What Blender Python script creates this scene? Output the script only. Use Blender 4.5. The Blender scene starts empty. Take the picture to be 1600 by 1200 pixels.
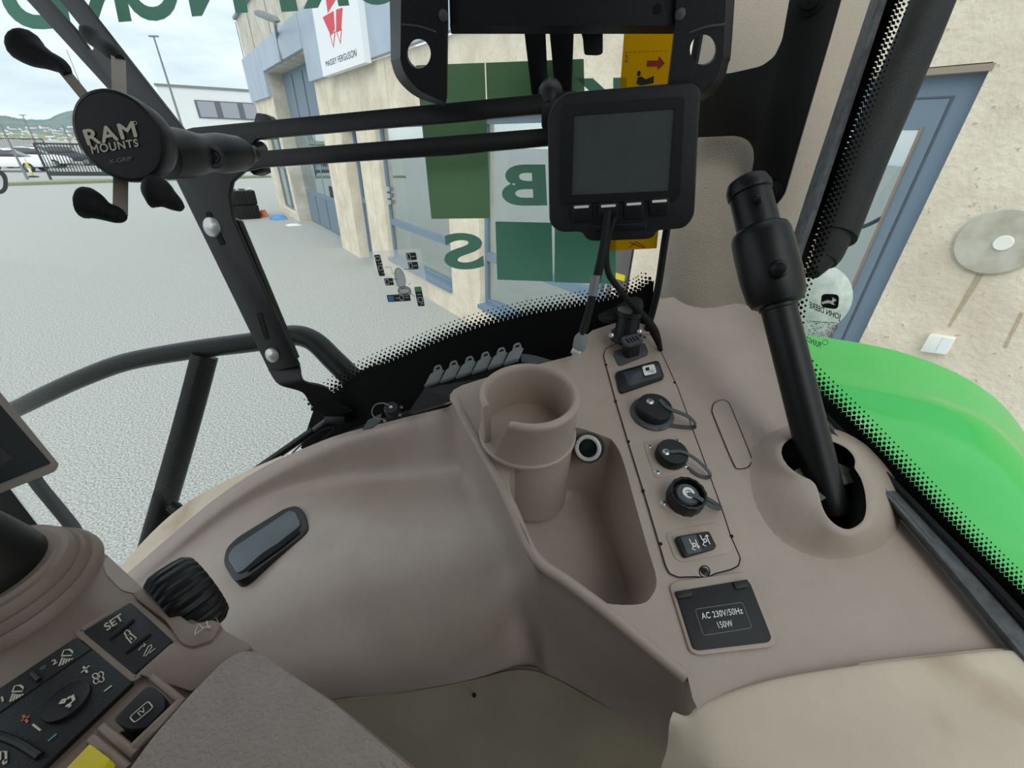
import bpy, bmesh, math, random
from mathutils import Vector, Matrix, geometry
random.seed(4)
sc = bpy.context.scene
COL = sc.collection
# ------------------------------------------------------------------ camera
FPX = 650.0                       # focal length in pixels of the 1600x1200 frame
PITCH = math.pi/2 - math.atan(1130.4/FPX)
ROLL = math.atan(30/1130)
H = 2.6                           # eye height above the yard
CAM = Vector((0, 0, H))
_U0 = Vector((0, math.sin(PITCH), math.cos(PITCH)))
FW = Vector((0, math.cos(PITCH), -math.sin(PITCH)))
RT = Vector((1, 0, 0))*math.cos(ROLL) + _U0*math.sin(ROLL)
UP = _U0*math.cos(ROLL) - Vector((1, 0, 0))*math.sin(ROLL)
cd = bpy.data.cameras.new('camera')
cd.sensor_fit = 'HORIZONTAL'; cd.sensor_width = 36; cd.lens = 36*FPX/1600
cd.clip_start = 0.01; cd.clip_end = 3000
cam = bpy.data.objects.new('camera', cd); COL.objects.link(cam)
cam.matrix_world = Matrix(((RT.x, UP.x, -FW.x, 0), (RT.y, UP.y, -FW.y, 0), (RT.z, UP.z, -FW.z, H), (0, 0, 0, 1)))
sc.camera = cam
# ------------------------------------------------------------------ world: overcast sky
wd = bpy.data.worlds.new('sky'); sc.world = wd; wd.use_nodes = True
nt = wd.node_tree; nt.nodes.clear()
def WN(t, **k):
    n = nt.nodes.new(t)
    for a, b in k.items(): setattr(n, a, b)
    return n
tc = WN('ShaderNodeTexCoord'); mp = WN('ShaderNodeMapping'); mp.inputs['Scale'].default_value = (1.2, 1.2, 5.5)
n1 = WN('ShaderNodeTexNoise'); n1.inputs['Scale'].default_value = 1.9; n1.inputs['Detail'].default_value = 7; n1.inputs['Roughness'].default_value = .55
rp = WN('ShaderNodeValToRGB')
rp.color_ramp.elements[0].position = .34; rp.color_ramp.elements[0].color = (.50, .63, .74, 1)
rp.color_ramp.elements[1].position = .62; rp.color_ramp.elements[1].color = (.90, .94, .96, 1)
e = rp.color_ramp.elements.new(.48); e.color = (.70, .79, .85, 1)
bg = WN('ShaderNodeBackground'); bg.inputs['Strength'].default_value = 1.12
wo = WN('ShaderNodeOutputWorld')
L = nt.links.new
L(tc.outputs['Generated'], mp.inputs['Vector']); L(mp.outputs[0], n1.inputs['Vector']); L(n1.outputs[0], rp.inputs[0])
L(rp.outputs[0], bg.inputs['Color']); L(bg.outputs[0], wo.inputs['Surface'])
# soft sun behind thin cloud
sd = bpy.data.lights.new('sun', 'SUN'); sd.energy = 1.7; sd.angle = math.radians(70); sd.color = (1, .97, .93)
so = bpy.data.objects.new('sun', sd); COL.objects.link(so)
so.rotation_euler = (math.radians(38), math.radians(-18), math.radians(20)); so.location = (0, 0, 30)
vs = sc.view_settings
vs.view_transform = 'Standard'; vs.look = 'None'; vs.gamma = 1; vs.exposure = 0.22; vs.use_curve_mapping = False

# ------------------------------------------------------------------ measuring helpers
def ray(x, y): return FW + RT*((x-800)/FPX) + UP*((600-y)/FPX)
def at(x, y, z): return CAM + ray(x, y)*z
class Plane:
    def __init__(s, p, n): s.p = Vector(p); s.n = Vector(n).normalized()
    def hit(s, x, y):
        d = ray(x, y); return CAM + d*((s.p-CAM).dot(s.n)/d.dot(s.n))
    def off(s, d): return Plane(s.p + s.n*d, s.n)
    def px(s, pts): return [s.hit(x, y) for x, y in pts]
def facing(x, y, z, n=None):
    """plane through a measured point; normal turned to the viewer"""
    p = at(x, y, z); n = Vector(n) if n is not None else (CAM-p)
    if n.dot(CAM-p) < 0: n = -n
    return Plane(p, n)
def fit(p, a, b, c=None):
    n = (a-p).cross(b-p)
    if n.dot(CAM-p) < 0: n = -n
    return Plane(p, n)
DECK = Plane((0, .277, H-.384), (0, -.31, 1))
WIN1 = Plane((0, 0, H), (-.24, -.97, .18)); WIN1.p = Vector((0, .754/.97, H))
BRK = WIN1.off(.062)
WIN2 = Plane((.475, .40, H-.35), (-.987, -.16, .15))
ARM = Plane((0, 0, H-.30), (0, 0, 1))
FN = Vector((.797, .604, 0)).normalized(); FD = Vector((-FN.y, FN.x, 0)); FDIST = 3.35
FAC = Plane(FN*FDIST, -FN)
GROUND = Plane((0, 0, 0), (0, 0, 1))
def proj(P):
    d = P-CAM; z = d.dot(FW); return 800+FPX*d.dot(RT)/z, 600-FPX*d.dot(UP)/z, z

# ------------------------------------------------------------------ mesh helpers
WLOC = {}
def _link(o, par, c):
    COL.objects.link(o); o.location = c
    WLOC[o.name] = Vector(c)
    if par is not None:
        o.parent = par; o.matrix_parent_inverse = Matrix.Translation(-WLOC[par.name])
    return o
def tag(o, label=None, cat=None, group=None, kind=None):
    if label: o['label'] = label
    if cat: o['category'] = cat
    if group: o['group'] = group
    if kind: o['kind'] = kind
    return o
def T(name, label, cat, loc, group=None):
    o = bpy.data.objects.new(name, None); o.empty_display_size = .02
    _link(o, None, Vector(loc)); return tag(o, label, cat, group)
def S(name, loc):
    o = bpy.data.objects.new(name, None); o.empty_display_size = .02
    _link(o, None, Vector(loc)); o['kind'] = 'structure'; return o
def O(name, vs_, fs, m, par=None, smooth=False, bev=0, seg=2, ang=40):
    vs_ = [Vector(v) for v in vs_]
    lo = Vector((min(v.x for v in vs_), min(v.y for v in vs_), min(v.z for v in vs_)))
    hi = Vector((max(v.x for v in vs_), max(v.y for v in vs_), max(v.z for v in vs_)))
    c = (lo+hi)/2; c.z = lo.z
    me = bpy.data.meshes.new(name)
    me.from_pydata([v-c for v in vs_], [], fs); me.update()
    bm = bmesh.new(); bm.from_mesh(me)
    bmesh.ops.recalc_face_normals(bm, faces=bm.faces)
    if bev:
        ed = [e for e in bm.edges if e.is_manifold and e.calc_face_angle(0) > .5]
        bmesh.ops.bevel(bm, geom=ed, offset=bev, segments=seg, affect='EDGES', profile=.5, clamp_overlap=True)
        smooth = True
    bm.to_mesh(me); bm.free()
    if smooth:
        me.shade_smooth(); me.set_sharp_from_angle(angle=math.radians(ang))
    if isinstance(m, (list, tuple)):
        for k in m: me.materials.append(k)
    else: me.materials.append(m)
    return _link(bpy.data.objects.new(name, me), par, c)
def copyto(o, off, par=None):
    c = o.copy(); COL.objects.link(c)
    w = WLOC[o.name]+Vector(off); WLOC[c.name] = w; c.location = w
    if par is not None:
        c.parent = par; c.matrix_parent_inverse = Matrix.Translation(-WLOC[par.name])
    return c
def newell(P):
    n = Vector((0, 0, 0))
    for i, a in enumerate(P):
        b = P[(i+1) % len(P)]; n += a.cross(b)
    return n.normalized() if n.length > 0 else Vector((0, 0, 1))
def catmull(P, k=4, closed=False):
    out = []; n = len(P)
    P = [Vector(p) for p in P]
    for i in range(n if closed else n-1):
        if closed: a, b, c, d = P[i-1], P[i], P[(i+1) % n], P[(i+2) % n]
        else:
            b, c = P[i], P[i+1]
            a = P[i-1] if i else b*2-c
            d = P[i+2] if i+2 < n else c*2-b
        for j in range(k):
            t = j/k
            out.append(b + (c-a)*(.5*t) + (a*2-b*5+c*4-d)*(.5*t*t) + (b*3-a-c*3+d)*(.5*t**3))
    if not closed: out.append(P[-1])
    return out
def rnd(pts, r, k=4):
    """round the corners of a 2-d outline"""
    out = []; n = len(pts)
    for i, p in enumerate(pts):
        p = Vector((p[0], p[1])); a = Vector(pts[i-1][:2]); b = Vector(pts[(i+1) % n][:2])
        ra = min(r, (a-p).length*.45); rb = min(r, (b-p).length*.45)
        A = p+(a-p).normalized()*ra; B = p+(b-p).normalized()*rb
        for j in range(k+1):
            t = j/k; q = A*(1-t)**2 + p*(2*t*(1-t)) + B*t*t
            out.append((q.x, q.y))
    return out
def ell(cx, cy, rx, ry, n=24, rot=0):
    c, s = math.cos(rot), math.sin(rot)
    return [(cx+rx*math.cos(t)*c-ry*math.sin(t)*s, cy+rx*math.cos(t)*s+ry*math.sin(t)*c) for t in [2*math.pi*i/n for i in range(n)]]
def plate(name, P, th, m, par=None, holes=(), bev=0, smooth=False, front=0.0, seg=2):
    """extruded outline; P on the side facing the viewer (or lifted by front)"""
    P = [Vector(p) for p in P]; n = newell(P)
    if n.dot(CAM-P[0]) < 0: n = -n
    loops = [P]+[[Vector(q) for q in h] for h in holes]
    vs_ = []; fs = []
    flat = [v for l in loops for v in l]; N = len(flat)
    vs_ = [v+n*front for v in flat]+[v-n*th for v in flat]
    if len(loops) == 1:
        fs += [list(range(N)), list(range(2*N-1, N-1, -1))]
    else:
        ax = (P[1]-P[0]).normalized(); ay = n.cross(ax)
        l2 = [[Vector((v.dot(ax), v.dot(ay), 0)) for v in l] for l in loops]
        for t in geometry.tessellate_polygon(l2):
            fs.append(list(t)); fs.append([i+N for i in reversed(t)])
    b = 0
    for l in loops:
        k = len(l)
        for i in range(k):
            j = (i+1) % k; fs.append([b+i, b+j, b+j+N, b+i+N])
        b += k
    return O(name, vs_, fs, m, par, smooth=smooth, bev=bev, seg=seg)
def frames(P):
    T_ = []; n = len(P)
    for i in range(n):
        a = P[max(i-1, 0)]; b = P[min(i+1, n-1)]; T_.append((b-a).normalized())
    u = T_[0].orthogonal().normalized(); out = []
    for i in range(n):
        u = (u - T_[i]*u.dot(T_[i])).normalized(); out.append((T_[i], u, T_[i].cross(u)))
    return out
def tube(name, P, r, m, par=None, n=14, sm=5, flat=None):
    P = [Vector(p) for p in P]; R = r if isinstance(r, (list, tuple)) else [r]*len(P)
    if sm > 1 and len(P) > 2:
        R4 = [q.x for q in catmull([Vector((a, 0, 0)) for a in R], sm)]; P = catmull(P, sm); R = R4
    vs_ = []; fs = []
    for (t, u, w), p, q in zip(frames(P), P, R):
        for i in range(n):
            a = 2*math.pi*i/n; vs_.append(p+u*(math.cos(a)*q)+w*(math.sin(a)*q*(flat or 1)))
    K = len(P)
    for k in range(K-1):
        for i in range(n):
            j = (i+1) % n; fs.append([k*n+i, k*n+j, (k+1)*n+j, (k+1)*n+i])
    fs += [list(range(n)), list(range((K-1)*n, K*n))]
    return O(name, vs_, fs, m, par, smooth=True)
def lathe(name, c, ax, prof, m, par=None, n=32, ref=None, ang=35, arc=None, rad=None):
    ax = Vector(ax).normalized(); u = (Vector(ref)-ax*Vector(ref).dot(ax)).normalized() if ref is not None else ax.orthogonal().normalized()
    w = ax.cross(u); vs_ = []; fs = []; c = Vector(c)
    for r, h in prof:
        for i in range(n):
            a = 2*math.pi*i/n; rr = max(r, 1e-5)*(rad(i) if rad else 1)
            vs_.append(c+ax*h+u*(math.cos(a)*rr)+w*(math.sin(a)*rr))
    for k in range(len(prof)-1):
        for i in range(n):
            j = (i+1) % n; fs.append([k*n+i, k*n+j, (k+1)*n+j, (k+1)*n+i])
    fs += [list(range(n)), list(range((len(prof)-1)*n, len(prof)*n))]
    return O(name, vs_, fs, m, par, smooth=True, ang=ang)
def loft(name, loops, m, par=None, capa=False, capb=False, smooth=True, ang=40):
    n = len(loops[0]); vs_ = [v for l in loops for v in l]; fs = []
    for k in range(len(loops)-1):
        for i in range(n):
            j = (i+1) % n; fs.append([k*n+i, k*n+j, (k+1)*n+j, (k+1)*n+i])
    if capa: fs.append(list(range(n)))
    if capb: fs.append(list(range((len(loops)-1)*n, len(loops)*n)))
    return O(name, vs_, fs, m, par, smooth=smooth, ang=ang)
def dense(rows, k=4):
    a = [catmull(r, k) for r in rows]; cols = [catmull(list(c), k) for c in zip(*a)]
    return [list(r) for r in zip(*cols)]
def grid(name, rows, m, par=None, k=4, th=.004, ang=60):
    G = dense(rows, k) if k > 1 else rows
    nr, nc = len(G), len(G[0]); V = [v for r in G for v in r]
    nrm = [Vector((0, 0, 0)) for _ in V]; fs = []
    for i in range(nr-1):
        for j in range(nc-1):
            q = [i*nc+j, i*nc+j+1, (i+1)*nc+j+1, (i+1)*nc+j]; fs.append(q)
            f = (V[q[2]]-V[q[0]]).cross(V[q[3]]-V[q[1]])
            if f.dot(CAM-V[q[0]]) < 0: f = -f
            for t in q: nrm[t] += f.normalized() if f.length > 0 else f
    N = len(V)
    W = V+[v-(n.normalized() if n.length > 0 else n)*th for v, n in zip(V, nrm)]
    fs += [[a+N for a in reversed(q)] for q in fs]
    def edge(ids):
        for a, b in zip(ids, ids[1:]): fs.append([a, b, b+N, a+N])
    edge(range(nc)); edge(range((nr-1)*nc, nr*nc)); edge(range(0, N, nc)); edge(range(nc-1, N, nc))
    o = O(name, W, fs, m, par, smooth=True, ang=ang); return o, V
def box(name, c, a, b, d, m, par=None, bev=0):
    c, a, b, d = Vector(c), Vector(a), Vector(b), Vector(d)
    vs_ = [c+a*i+b*j+d*k for i in (-1, 1) for j in (-1, 1) for k in (-1, 1)]
    fs = [[0, 1, 3, 2], [4, 6, 7, 5], [0, 4, 5, 1], [2, 3, 7, 6], [0, 2, 6, 4], [1, 5, 7, 3]]
    return O(name, vs_, fs, m, par, bev=bev)
def quad(pl, tl, tr, br, bl, lift=.0006):
    A, B, C_, D = [pl.hit(*q)+pl.n*lift for q in (tl, tr, br, bl)]
    def f(u, v): return (A*(1-u)+B*u)*(1-v)+(D*(1-u)+C_*u)*v
    f.n = pl.n; return f
def strokes(name, f, lines, w, m, par=None, kind=None):
    """flat printed strokes; w in metres"""
    vs_ = []; fs = []
    for ln in lines:
        P = [f(u, v) for u, v in ln]
        closed = (P[0]-P[-1]).length < 1e-6 and len(P) > 2
        k = len(P)
        for i in range(k):
            a = P[i-1] if i else (P[-2] if closed else P[0]); b = P[i+1] if i+1 < k else (P[1] if closed else P[i])
            t = (b-a).normalized(); s = f.n.cross(t)*w*.5
            vs_ += [P[i]+s, P[i]-s]
        b0 = len(vs_)-2*k
        for i in range(k-1): fs.append([b0+2*i, b0+2*i+1, b0+2*i+3, b0+2*i+2])
    return O(name, vs_, fs, m, par)
def patch(name, f, polys, m, par=None, lift=0, th=0):
    vs_ = []; fs = []
    for pg in polys:
        b = len(vs_); vs_ += [f(u, v)+f.n*lift for u, v in pg]; fs.append(list(range(b, b+len(pg))))
    return O(name, vs_, fs, m, par)
def text(name, s, f, m, par=None, bold=0.0, shear=0.0, space=1.0, off=0.0):
    cu = bpy.data.curves.new('t', 'FONT'); cu.body = s; cu.offset = off; cu.resolution_u = 6; cu.space_character = space; cu.shear = shear; cu.fill_mode = 'FRONT'
    o = bpy.data.objects.new('t', cu); COL.objects.link(o)
    dg = bpy.context.evaluated_depsgraph_get(); me = bpy.data.meshes.new_from_object(o.evaluated_get(dg))
    V = [v.co.copy() for v in me.vertices]; me.calc_loop_triangles(); F = [list(p.vertices) for p in me.loop_triangles]
    bpy.data.objects.remove(o); bpy.data.curves.remove(cu); bpy.data.meshes.remove(me)
    if bold:
        n0 = len(V); V0, F0 = list(V), list(F)
        for dx, dy in ((-bold, 0), (bold, 0), (0, bold), (0, -bold)):
            b = len(V); V += [Vector((v.x+dx, v.y+dy, len(V)//n0)) for v in V0]; F += [[i+b for i in t] for t in F0]
    x0 = min(v.x for v in V); x1 = max(v.x for v in V); y0 = min(v.y for v in V); y1 = max(v.y for v in V)
    return O(name, [f((v.x-x0)/(x1-x0), 1-(v.y-y0)/(y1-y0))+f.n*(v.z*4e-5) for v in V], F, m, par)
def sub(f, u0, v0, u1, v1):
    g = lambda u, v: f(u0+(u1-u0)*u, v0+(v1-v0)*v)
    g.n = f.n; return g
def circ(cx, cy, rx, ry=None, n=16, a0=0, a1=360):
    ry = rx if ry is None else ry
    return [(cx+rx*math.cos(math.radians(a0+(a1-a0)*i/n)), cy+ry*math.sin(math.radians(a0+(a1-a0)*i/n))) for i in range(n+1)]

# ------------------------------------------------------------------ materials
def lin(c): return tuple(((x/255)/12.92 if x/255 <= .04045 else (((x/255)+.055)/1.055)**2.4) for x in c)+(1,)
def mat(name, c, rough=.5, metal=0, var=.0, vs=8, bump=0, bs=300, spec=.5, c2=None, trans=0, dirt=None):
    m = bpy.data.materials.new(name); m.use_nodes = True
    N = m.node_tree.nodes; Lk = m.node_tree.links.new; b = N['Principled BSDF']
    b.inputs['Base Color'].default_value = lin(c); b.inputs['Roughness'].default_value = rough; b.inputs['Metallic'].default_value = metal
    b.inputs['Specular IOR Level'].default_value = spec
    g = N.new('ShaderNodeNewGeometry')
    if c2 or var:
        t = N.new('ShaderNodeTexNoise'); t.inputs['Scale'].default_value = vs; t.inputs['Detail'].default_value = 6; t.inputs['Roughness'].default_value = .65
        Lk(g.outputs['Position'], t.inputs['Vector'])
        r = N.new('ShaderNodeValToRGB'); r.color_ramp.elements[0].position = .35; r.color_ramp.elements[1].position = .66
        a = lin(c); k = lin(c2) if c2 else tuple(x*(1-var) for x in a[:3])+(1,)
        r.color_ramp.elements[0].color = k; r.color_ramp.elements[1].color = a
        Lk(t.outputs[0], r.inputs[0]); out = r.outputs[0]
        if dirt:
            t2 = N.new('ShaderNodeTexNoise'); t2.inputs['Scale'].default_value = dirt[0]; t2.inputs['Detail'].default_value = 3
            Lk(g.outputs['Position'], t2.inputs['Vector'])
            r2 = N.new('ShaderNodeValToRGB'); r2.color_ramp.elements[0].position = dirt[1]; r2.color_ramp.elements[1].position = dirt[1]+(dirt[3] if len(dirt) > 3 else .06)
            r2.color_ramp.elements[0].color = (0, 0, 0, 1); r2.color_ramp.elements[1].color = (1, 1, 1, 1)
            Lk(t2.outputs[0], r2.inputs[0])
            mx = N.new('ShaderNodeMix'); mx.data_type = 'RGBA'
            Lk(r2.outputs[0], mx.inputs['Factor']); Lk(out, mx.inputs['A']); mx.inputs['B'].default_value = lin(dirt[2])
            out = mx.outputs['Result']
        Lk(out, b.inputs['Base Color'])
    if bump:
        t = N.new('ShaderNodeTexNoise'); t.inputs['Scale'].default_value = bs; t.inputs['Detail'].default_value = 3
        Lk(g.outputs['Position'], t.inputs['Vector'])
        q = N.new('ShaderNodeBump'); q.inputs['Strength'].default_value = bump; q.inputs['Distance'].default_value = 1.0/bs
        Lk(t.outputs[0], q.inputs['Height']); Lk(q.outputs[0], b.inputs['Normal'])
    if trans:
        b.inputs['Alpha'].default_value = 1-trans
    return m
def glassmat(name, tint, refl, rough=0.0, rc=(1, 1, 1, 1), const=None):
    m = bpy.data.materials.new(name); m.use_nodes = True; N = m.node_tree.nodes; N.clear(); Lk = m.node_tree.links.new
    o = N.new('ShaderNodeOutputMaterial'); t = N.new('ShaderNodeBsdfTransparent'); t.inputs[0].default_value = tint
    g = N.new('ShaderNodeBsdfGlossy'); g.inputs['Roughness'].default_value = rough; g.inputs[0].default_value = rc
    f = N.new('ShaderNodeLayerWeight'); f.inputs['Blend'].default_value = refl
    x = N.new('ShaderNodeMixShader'); (Lk(f.outputs['Fresnel'], x.inputs[0]) if const is None else setattr(x.inputs[0], 'default_value', const)); Lk(t.outputs[0], x.inputs[1]); Lk(g.outputs[0], x.inputs[2]); Lk(x.outputs[0], o.inputs[0])
    return m
def filmmat(name, c, tr):
    """sticker film that lets a little daylight through"""
    m = bpy.data.materials.new(name); m.use_nodes = True; N = m.node_tree.nodes; N.clear(); Lk = m.node_tree.links.new
    o = N.new('ShaderNodeOutputMaterial'); d = N.new('ShaderNodeBsdfDiffuse'); d.inputs[0].default_value = lin(c)
    t = N.new('ShaderNodeBsdfTranslucent'); t.inputs[0].default_value = lin(c)
    x = N.new('ShaderNodeMixShader'); x.inputs[0].default_value = tr
    Lk(d.outputs[0], x.inputs[1]); Lk(t.outputs[0], x.inputs[2]); Lk(x.outputs[0], o.inputs[0])
    return m
M = {}
M['taupe'] = mat('taupe_plastic', (178, 162, 149), .44, var=.10, vs=14, bump=.12, bs=900)
M['taupe2'] = mat('taupe_soft_plastic', (175, 159, 147), .38, var=.08, vs=16, bump=.05, bs=900)
M['umber'] = mat('brown_arm_plastic', (140, 122, 109), .42, var=.08, vs=16, bump=.05, bs=1200)
M['pad'] = mat('brown_leather_grain', (158, 146, 138), .38, var=.12, vs=60, bump=.8, bs=420)
M['cream'] = mat('cream_plastic', (214, 200, 178), .6, var=.10, vs=10, bump=.1, bs=900, dirt=(9, .56, (186, 164, 138), .16))
M['kick'] = mat('kick_panel_shaded_cream', (152, 142, 122), .6, var=.15, vs=7, bump=.15, bs=600)  # olive cream, base also darkened for the shade under the console
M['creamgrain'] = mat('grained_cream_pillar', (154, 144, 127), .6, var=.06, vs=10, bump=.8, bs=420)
M['black'] = mat('black_plastic', (24, 25, 27), .42, bump=.05, bs=1500, spec=.4)
M['blackgrain'] = mat('black_grained_plastic', (27, 28, 31), .5, var=.2, vs=500, bump=.3, bs=900, spec=.4)
M['satin'] = mat('black_painted_steel', (16, 17, 18), .42, spec=.35)
M['rubber'] = mat('black_rubber', (24, 24, 25), .7, var=.3, vs=40, spec=.3)
M['sill'] = mat('dusty_grey_rubber', (98, 101, 104), .7, c2=(66, 68, 70), vs=60)
M['void'] = mat('deep_black', (6, 6, 6), .9)
M['grey'] = mat('dark_grey_plastic', (74, 78, 80), .5)
M['lgrey'] = mat('mid_grey_plastic', (120, 124, 125), .5)
M['steel'] = mat('zinc_steel', (205, 207, 206), .3, metal=.55)
M['chrome'] = mat('chrome', (215, 218, 220), .15, metal=1)
M['legsteel'] = mat('brushed_steel_strip', (158, 148, 138), .4, metal=.3)
M['reveal'] = mat('slit_shade_brown', (150, 140, 124), .8)  # brown-grey standing in for the shade in a slit
M['liner'] = mat('grey_roof_liner', (120, 113, 104), .9)
M['blocker'] = mat('dark_light_blocker', (58, 54, 50), .8)  # tone of the added cab walls, kept dark to limit bounce light
M['rail'] = mat('black_rail_paint', (12, 13, 14), .38, spec=.18)
M['white'] = mat('white_print', (236, 236, 230), .6)
M['ivory'] = mat('ivory_print', (214, 206, 186), .6)
M['red'] = mat('red_print', (205, 110, 85), .6)
M['teal'] = mat('teal_print', (80, 160, 165), .6)
M['yellow'] = mat('yellow_tape', (232, 208, 30), .4, var=.1, vs=80)
M['screen'] = mat('dull_dark_screen', (76, 82, 83), .25, var=.15, vs=14)
M['dscreen'] = mat('black_glass_screen', (18, 21, 24), .3, spec=.2)
M['bezel'] = mat('greige_bezel', (150, 140, 130), .45)
M['frit'] = mat('black_glass_frit', (4, 4, 5), .6, spec=.15)
M['glass'] = glassmat('cab_glass', (.965, .98, .965, 1), .06)
M['shopglass'] = glassmat('shop_glass', (.82, .88, .88, 1), .62, const=.55, rc=(.92, .97, .97, 1))
M['gfilm'] = filmmat('dark_green_film', (150, 184, 148), .55)
M['gfilm2'] = filmmat('teal_green_film', (134, 188, 168), .55)
M['gletter'] = filmmat('green_letter_film', (104, 152, 134), .5)
M['clearfilm'] = None
def milky(name, c, fac):
    m = bpy.data.materials.new(name); m.use_nodes = True; N = m.node_tree.nodes; N.clear(); Lk = m.node_tree.links.new
    o = N.new('ShaderNodeOutputMaterial'); d = N.new('ShaderNodeBsdfTranslucent' if 'film' in name else 'ShaderNodeBsdfDiffuse'); d.inputs[0].default_value = lin(c)
    t = N.new('ShaderNodeBsdfTransparent'); x = N.new('ShaderNodeMixShader'); x.inputs[0].default_value = fac
    Lk(t.outputs[0], x.inputs[1]); Lk(d.outputs[0], x.inputs[2]); Lk(x.outputs[0], o.inputs[0]); return m
M['wfilm'] = milky('milky_film', (250, 252, 252), .45)
M['stain'] = milky('rust_stain', (176, 146, 104), .16)
M['yfilm'] = filmmat('warning_yellow_film', (214, 160, 10), .35)
M['dred'] = mat('dark_red_print', (150, 30, 20), .6)
M['asphalt'] = mat('asphalt', (212, 213, 209), .9, c2=(100, 103, 102), vs=62, bump=.3, bs=60)
M['concrete'] = mat('cast_concrete', (232, 222, 205), .85, c2=(208, 196, 176), vs=2.2, bump=.25, bs=30, dirt=(30, .66, (190, 172, 146)))
M['concrete2'] = mat('weathered_concrete', (214, 208, 196), .85, c2=(182, 175, 162), vs=1.6, bump=.3, bs=25)
M['fascia'] = mat('blue_grey_cladding', (172, 186, 202), .5, var=.12, vs=1.5)
M['frame'] = mat('blue_grey_frame_paint', (116, 136, 154), .5, var=.06, vs=3)
M['doorpaint'] = mat('slate_door_paint', (112, 131, 146), .5, var=.05, vs=4)
M['signwhite'] = mat('white_sign_sheet', (236, 238, 242), .5)
M['signred'] = mat('red_sign_print', (214, 58, 72), .5)
M['ink'] = mat('black_print', (24, 24, 26), .6)
M['green'] = mat('green_fender_paint', (62, 186, 84), .14, spec=.8)
M['interior'] = mat('shop_interior', (186, 188, 188), .8, c2=(140, 142, 142), vs=2)
M['wood'] = mat('pallet_wood', (196, 160, 106), .8, c2=(150, 116, 70), vs=9)
M['redpaint'] = mat('red_machine_paint', (196, 56, 44), .5)
M['carwhite'] = mat('white_car_paint', (236, 238, 240), .25)
M['carglass'] = mat('dark_car_glass', (46, 52, 58), .1)
M['tyre'] = mat('tyre_rubber', (28, 28, 29), .8)
M['hill'] = mat('hazed_wooded_hill', (118, 136, 134), .9, c2=(90, 110, 106), vs=.02)  # wooded green paled to blue-grey: distance haze put into the colour
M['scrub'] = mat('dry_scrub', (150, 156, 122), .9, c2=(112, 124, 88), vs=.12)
M['housewhite'] = mat('white_render', (224, 226, 224), .8)
M['wpanel'] = mat('white_wall_cladding', (222, 225, 226), .7, var=.05, vs=.6)
M['darkpanel'] = mat('grey_window_band', (92, 96, 108), .5)
M['blind'] = mat('grey_blind', (150, 152, 162), .6)
M['pole'] = mat('galvanised_pole', (120, 126, 130), .5)
M['fence'] = mat('dark_green_fence', (38, 48, 46), .6)
M['blueplastic'] = mat('blue_plastic_bag', (90, 150, 200), .4)
# ================================================================== OUTSIDE: yard and workshop
def fp(s, o, z): return FN*(FDIST-o)+FD*s+Vector((0, 0, z))
def fbox(name, s0, s1, o0, o1, z0, z1, m, par=None, bev=0):
    return box(name, fp((s0+s1)/2, (o0+o1)/2, (z0+z1)/2), FD*((s1-s0)/2), -FN*((o1-o0)/2), Vector((0, 0, (z1-z0)/2)), m, par, bev)
def fquad(s0, z1, s1, z0, o):
    """print area on the facade, u runs from s0 to s1 and v from z1 down to z0"""
    g = lambda u, v: fp(s0+(s1-s0)*u, o, z1+(z0-z1)*v)
    g.n = -FN; return g

# the paved yard
V = []; F = []
xs = [-400, -120, -60, -30, -15, -8, -4, 0, 4, 8, 20, 60, 300]; ys = [-60, -20, -6, 0, 4, 8, 12, 18, 30, 60, 120, 500]
for y in ys:
    for x in xs: V.append((x, y, 0))
for j in range(len(ys)-1):
    for i in range(len(xs)-1):
        a = j*len(xs)+i; F.append([a, a+1, a+1+len(xs), a+len(xs)])
ground = O('ground', V, F, M['asphalt']); tag(ground, kind='structure')

# ---- workshop building
bl = T('workshop_building', 'long pale concrete workshop with blue grey cladding beside the tractor', 'building', fp(8, 0, 0))
M['w'] = M['concrete']
def wall(s0, s1, z0, z1, o0=-.5, o1=0, m=None): return fbox('wall_panel', s0, s1, o0, o1, z0, z1, m or M['concrete'], bl)
wall(20.0, 20.75, 0, 3.75); wall(17.48, 17.78, 0, 3.75, -.45); wall(17.78, 20.0, 0, .24); wall(17.78, 20.0, 2.9, 3.75)
wall(17.46, 17.56, 0, 4.37, -.85, -.02, M['concrete2'])                 # far jamb of the gate recess
fbox('lintel', 12.4, 17.5, -.85, -.02, 4.37, 4.5, M['concrete2'], bl)
wall(10.97, 12.42, 0, 3.76); wall(8.9, 9.97, 0, 3.76); wall(9.97, 10.97, 2.9, 3.76)
wall(6.17, 8.9, 0, .42); wall(6.17, 8.9, 2.9, 3.78); wall(5.3, 6.17, 0, 3.78)
wall(2.56, 5.3, 0, .42); wall(2.56, 5.3, 2.9, 3.78)
wall(1.75, 2.56, 0, 3.8); wall(.65, 1.75, 3.0, 3.8); wall(-3.5, .65, 0, 3.8)
wall(-3.5, 20.75, 5.0, 6.15, -.5, -.02, M['concrete2'])
# joints in the cast panels (recessed dark seams)
for s in (8.1, 7.1, 11.6, 9.4): fbox('panel_joint', s-.012, s+.012, -.01, .003, 2.92 if s < 9 else .02, 3.74, M['concrete2'], bl)
for s in (21.0, 18.6, 15.9): fbox('panel_joint', s-.015, s+.015, -.03, -.012, 5.02, 6.1, M['grey'], bl)
fbox('roof_edge', -3.5, 20.85, -.55, .06, 6.12, 6.2, M['frame'], bl)
fbox('end_wall', 20.3, 20.75, -9, -.5, 0, 6.1, M['concrete2'], bl)
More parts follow.
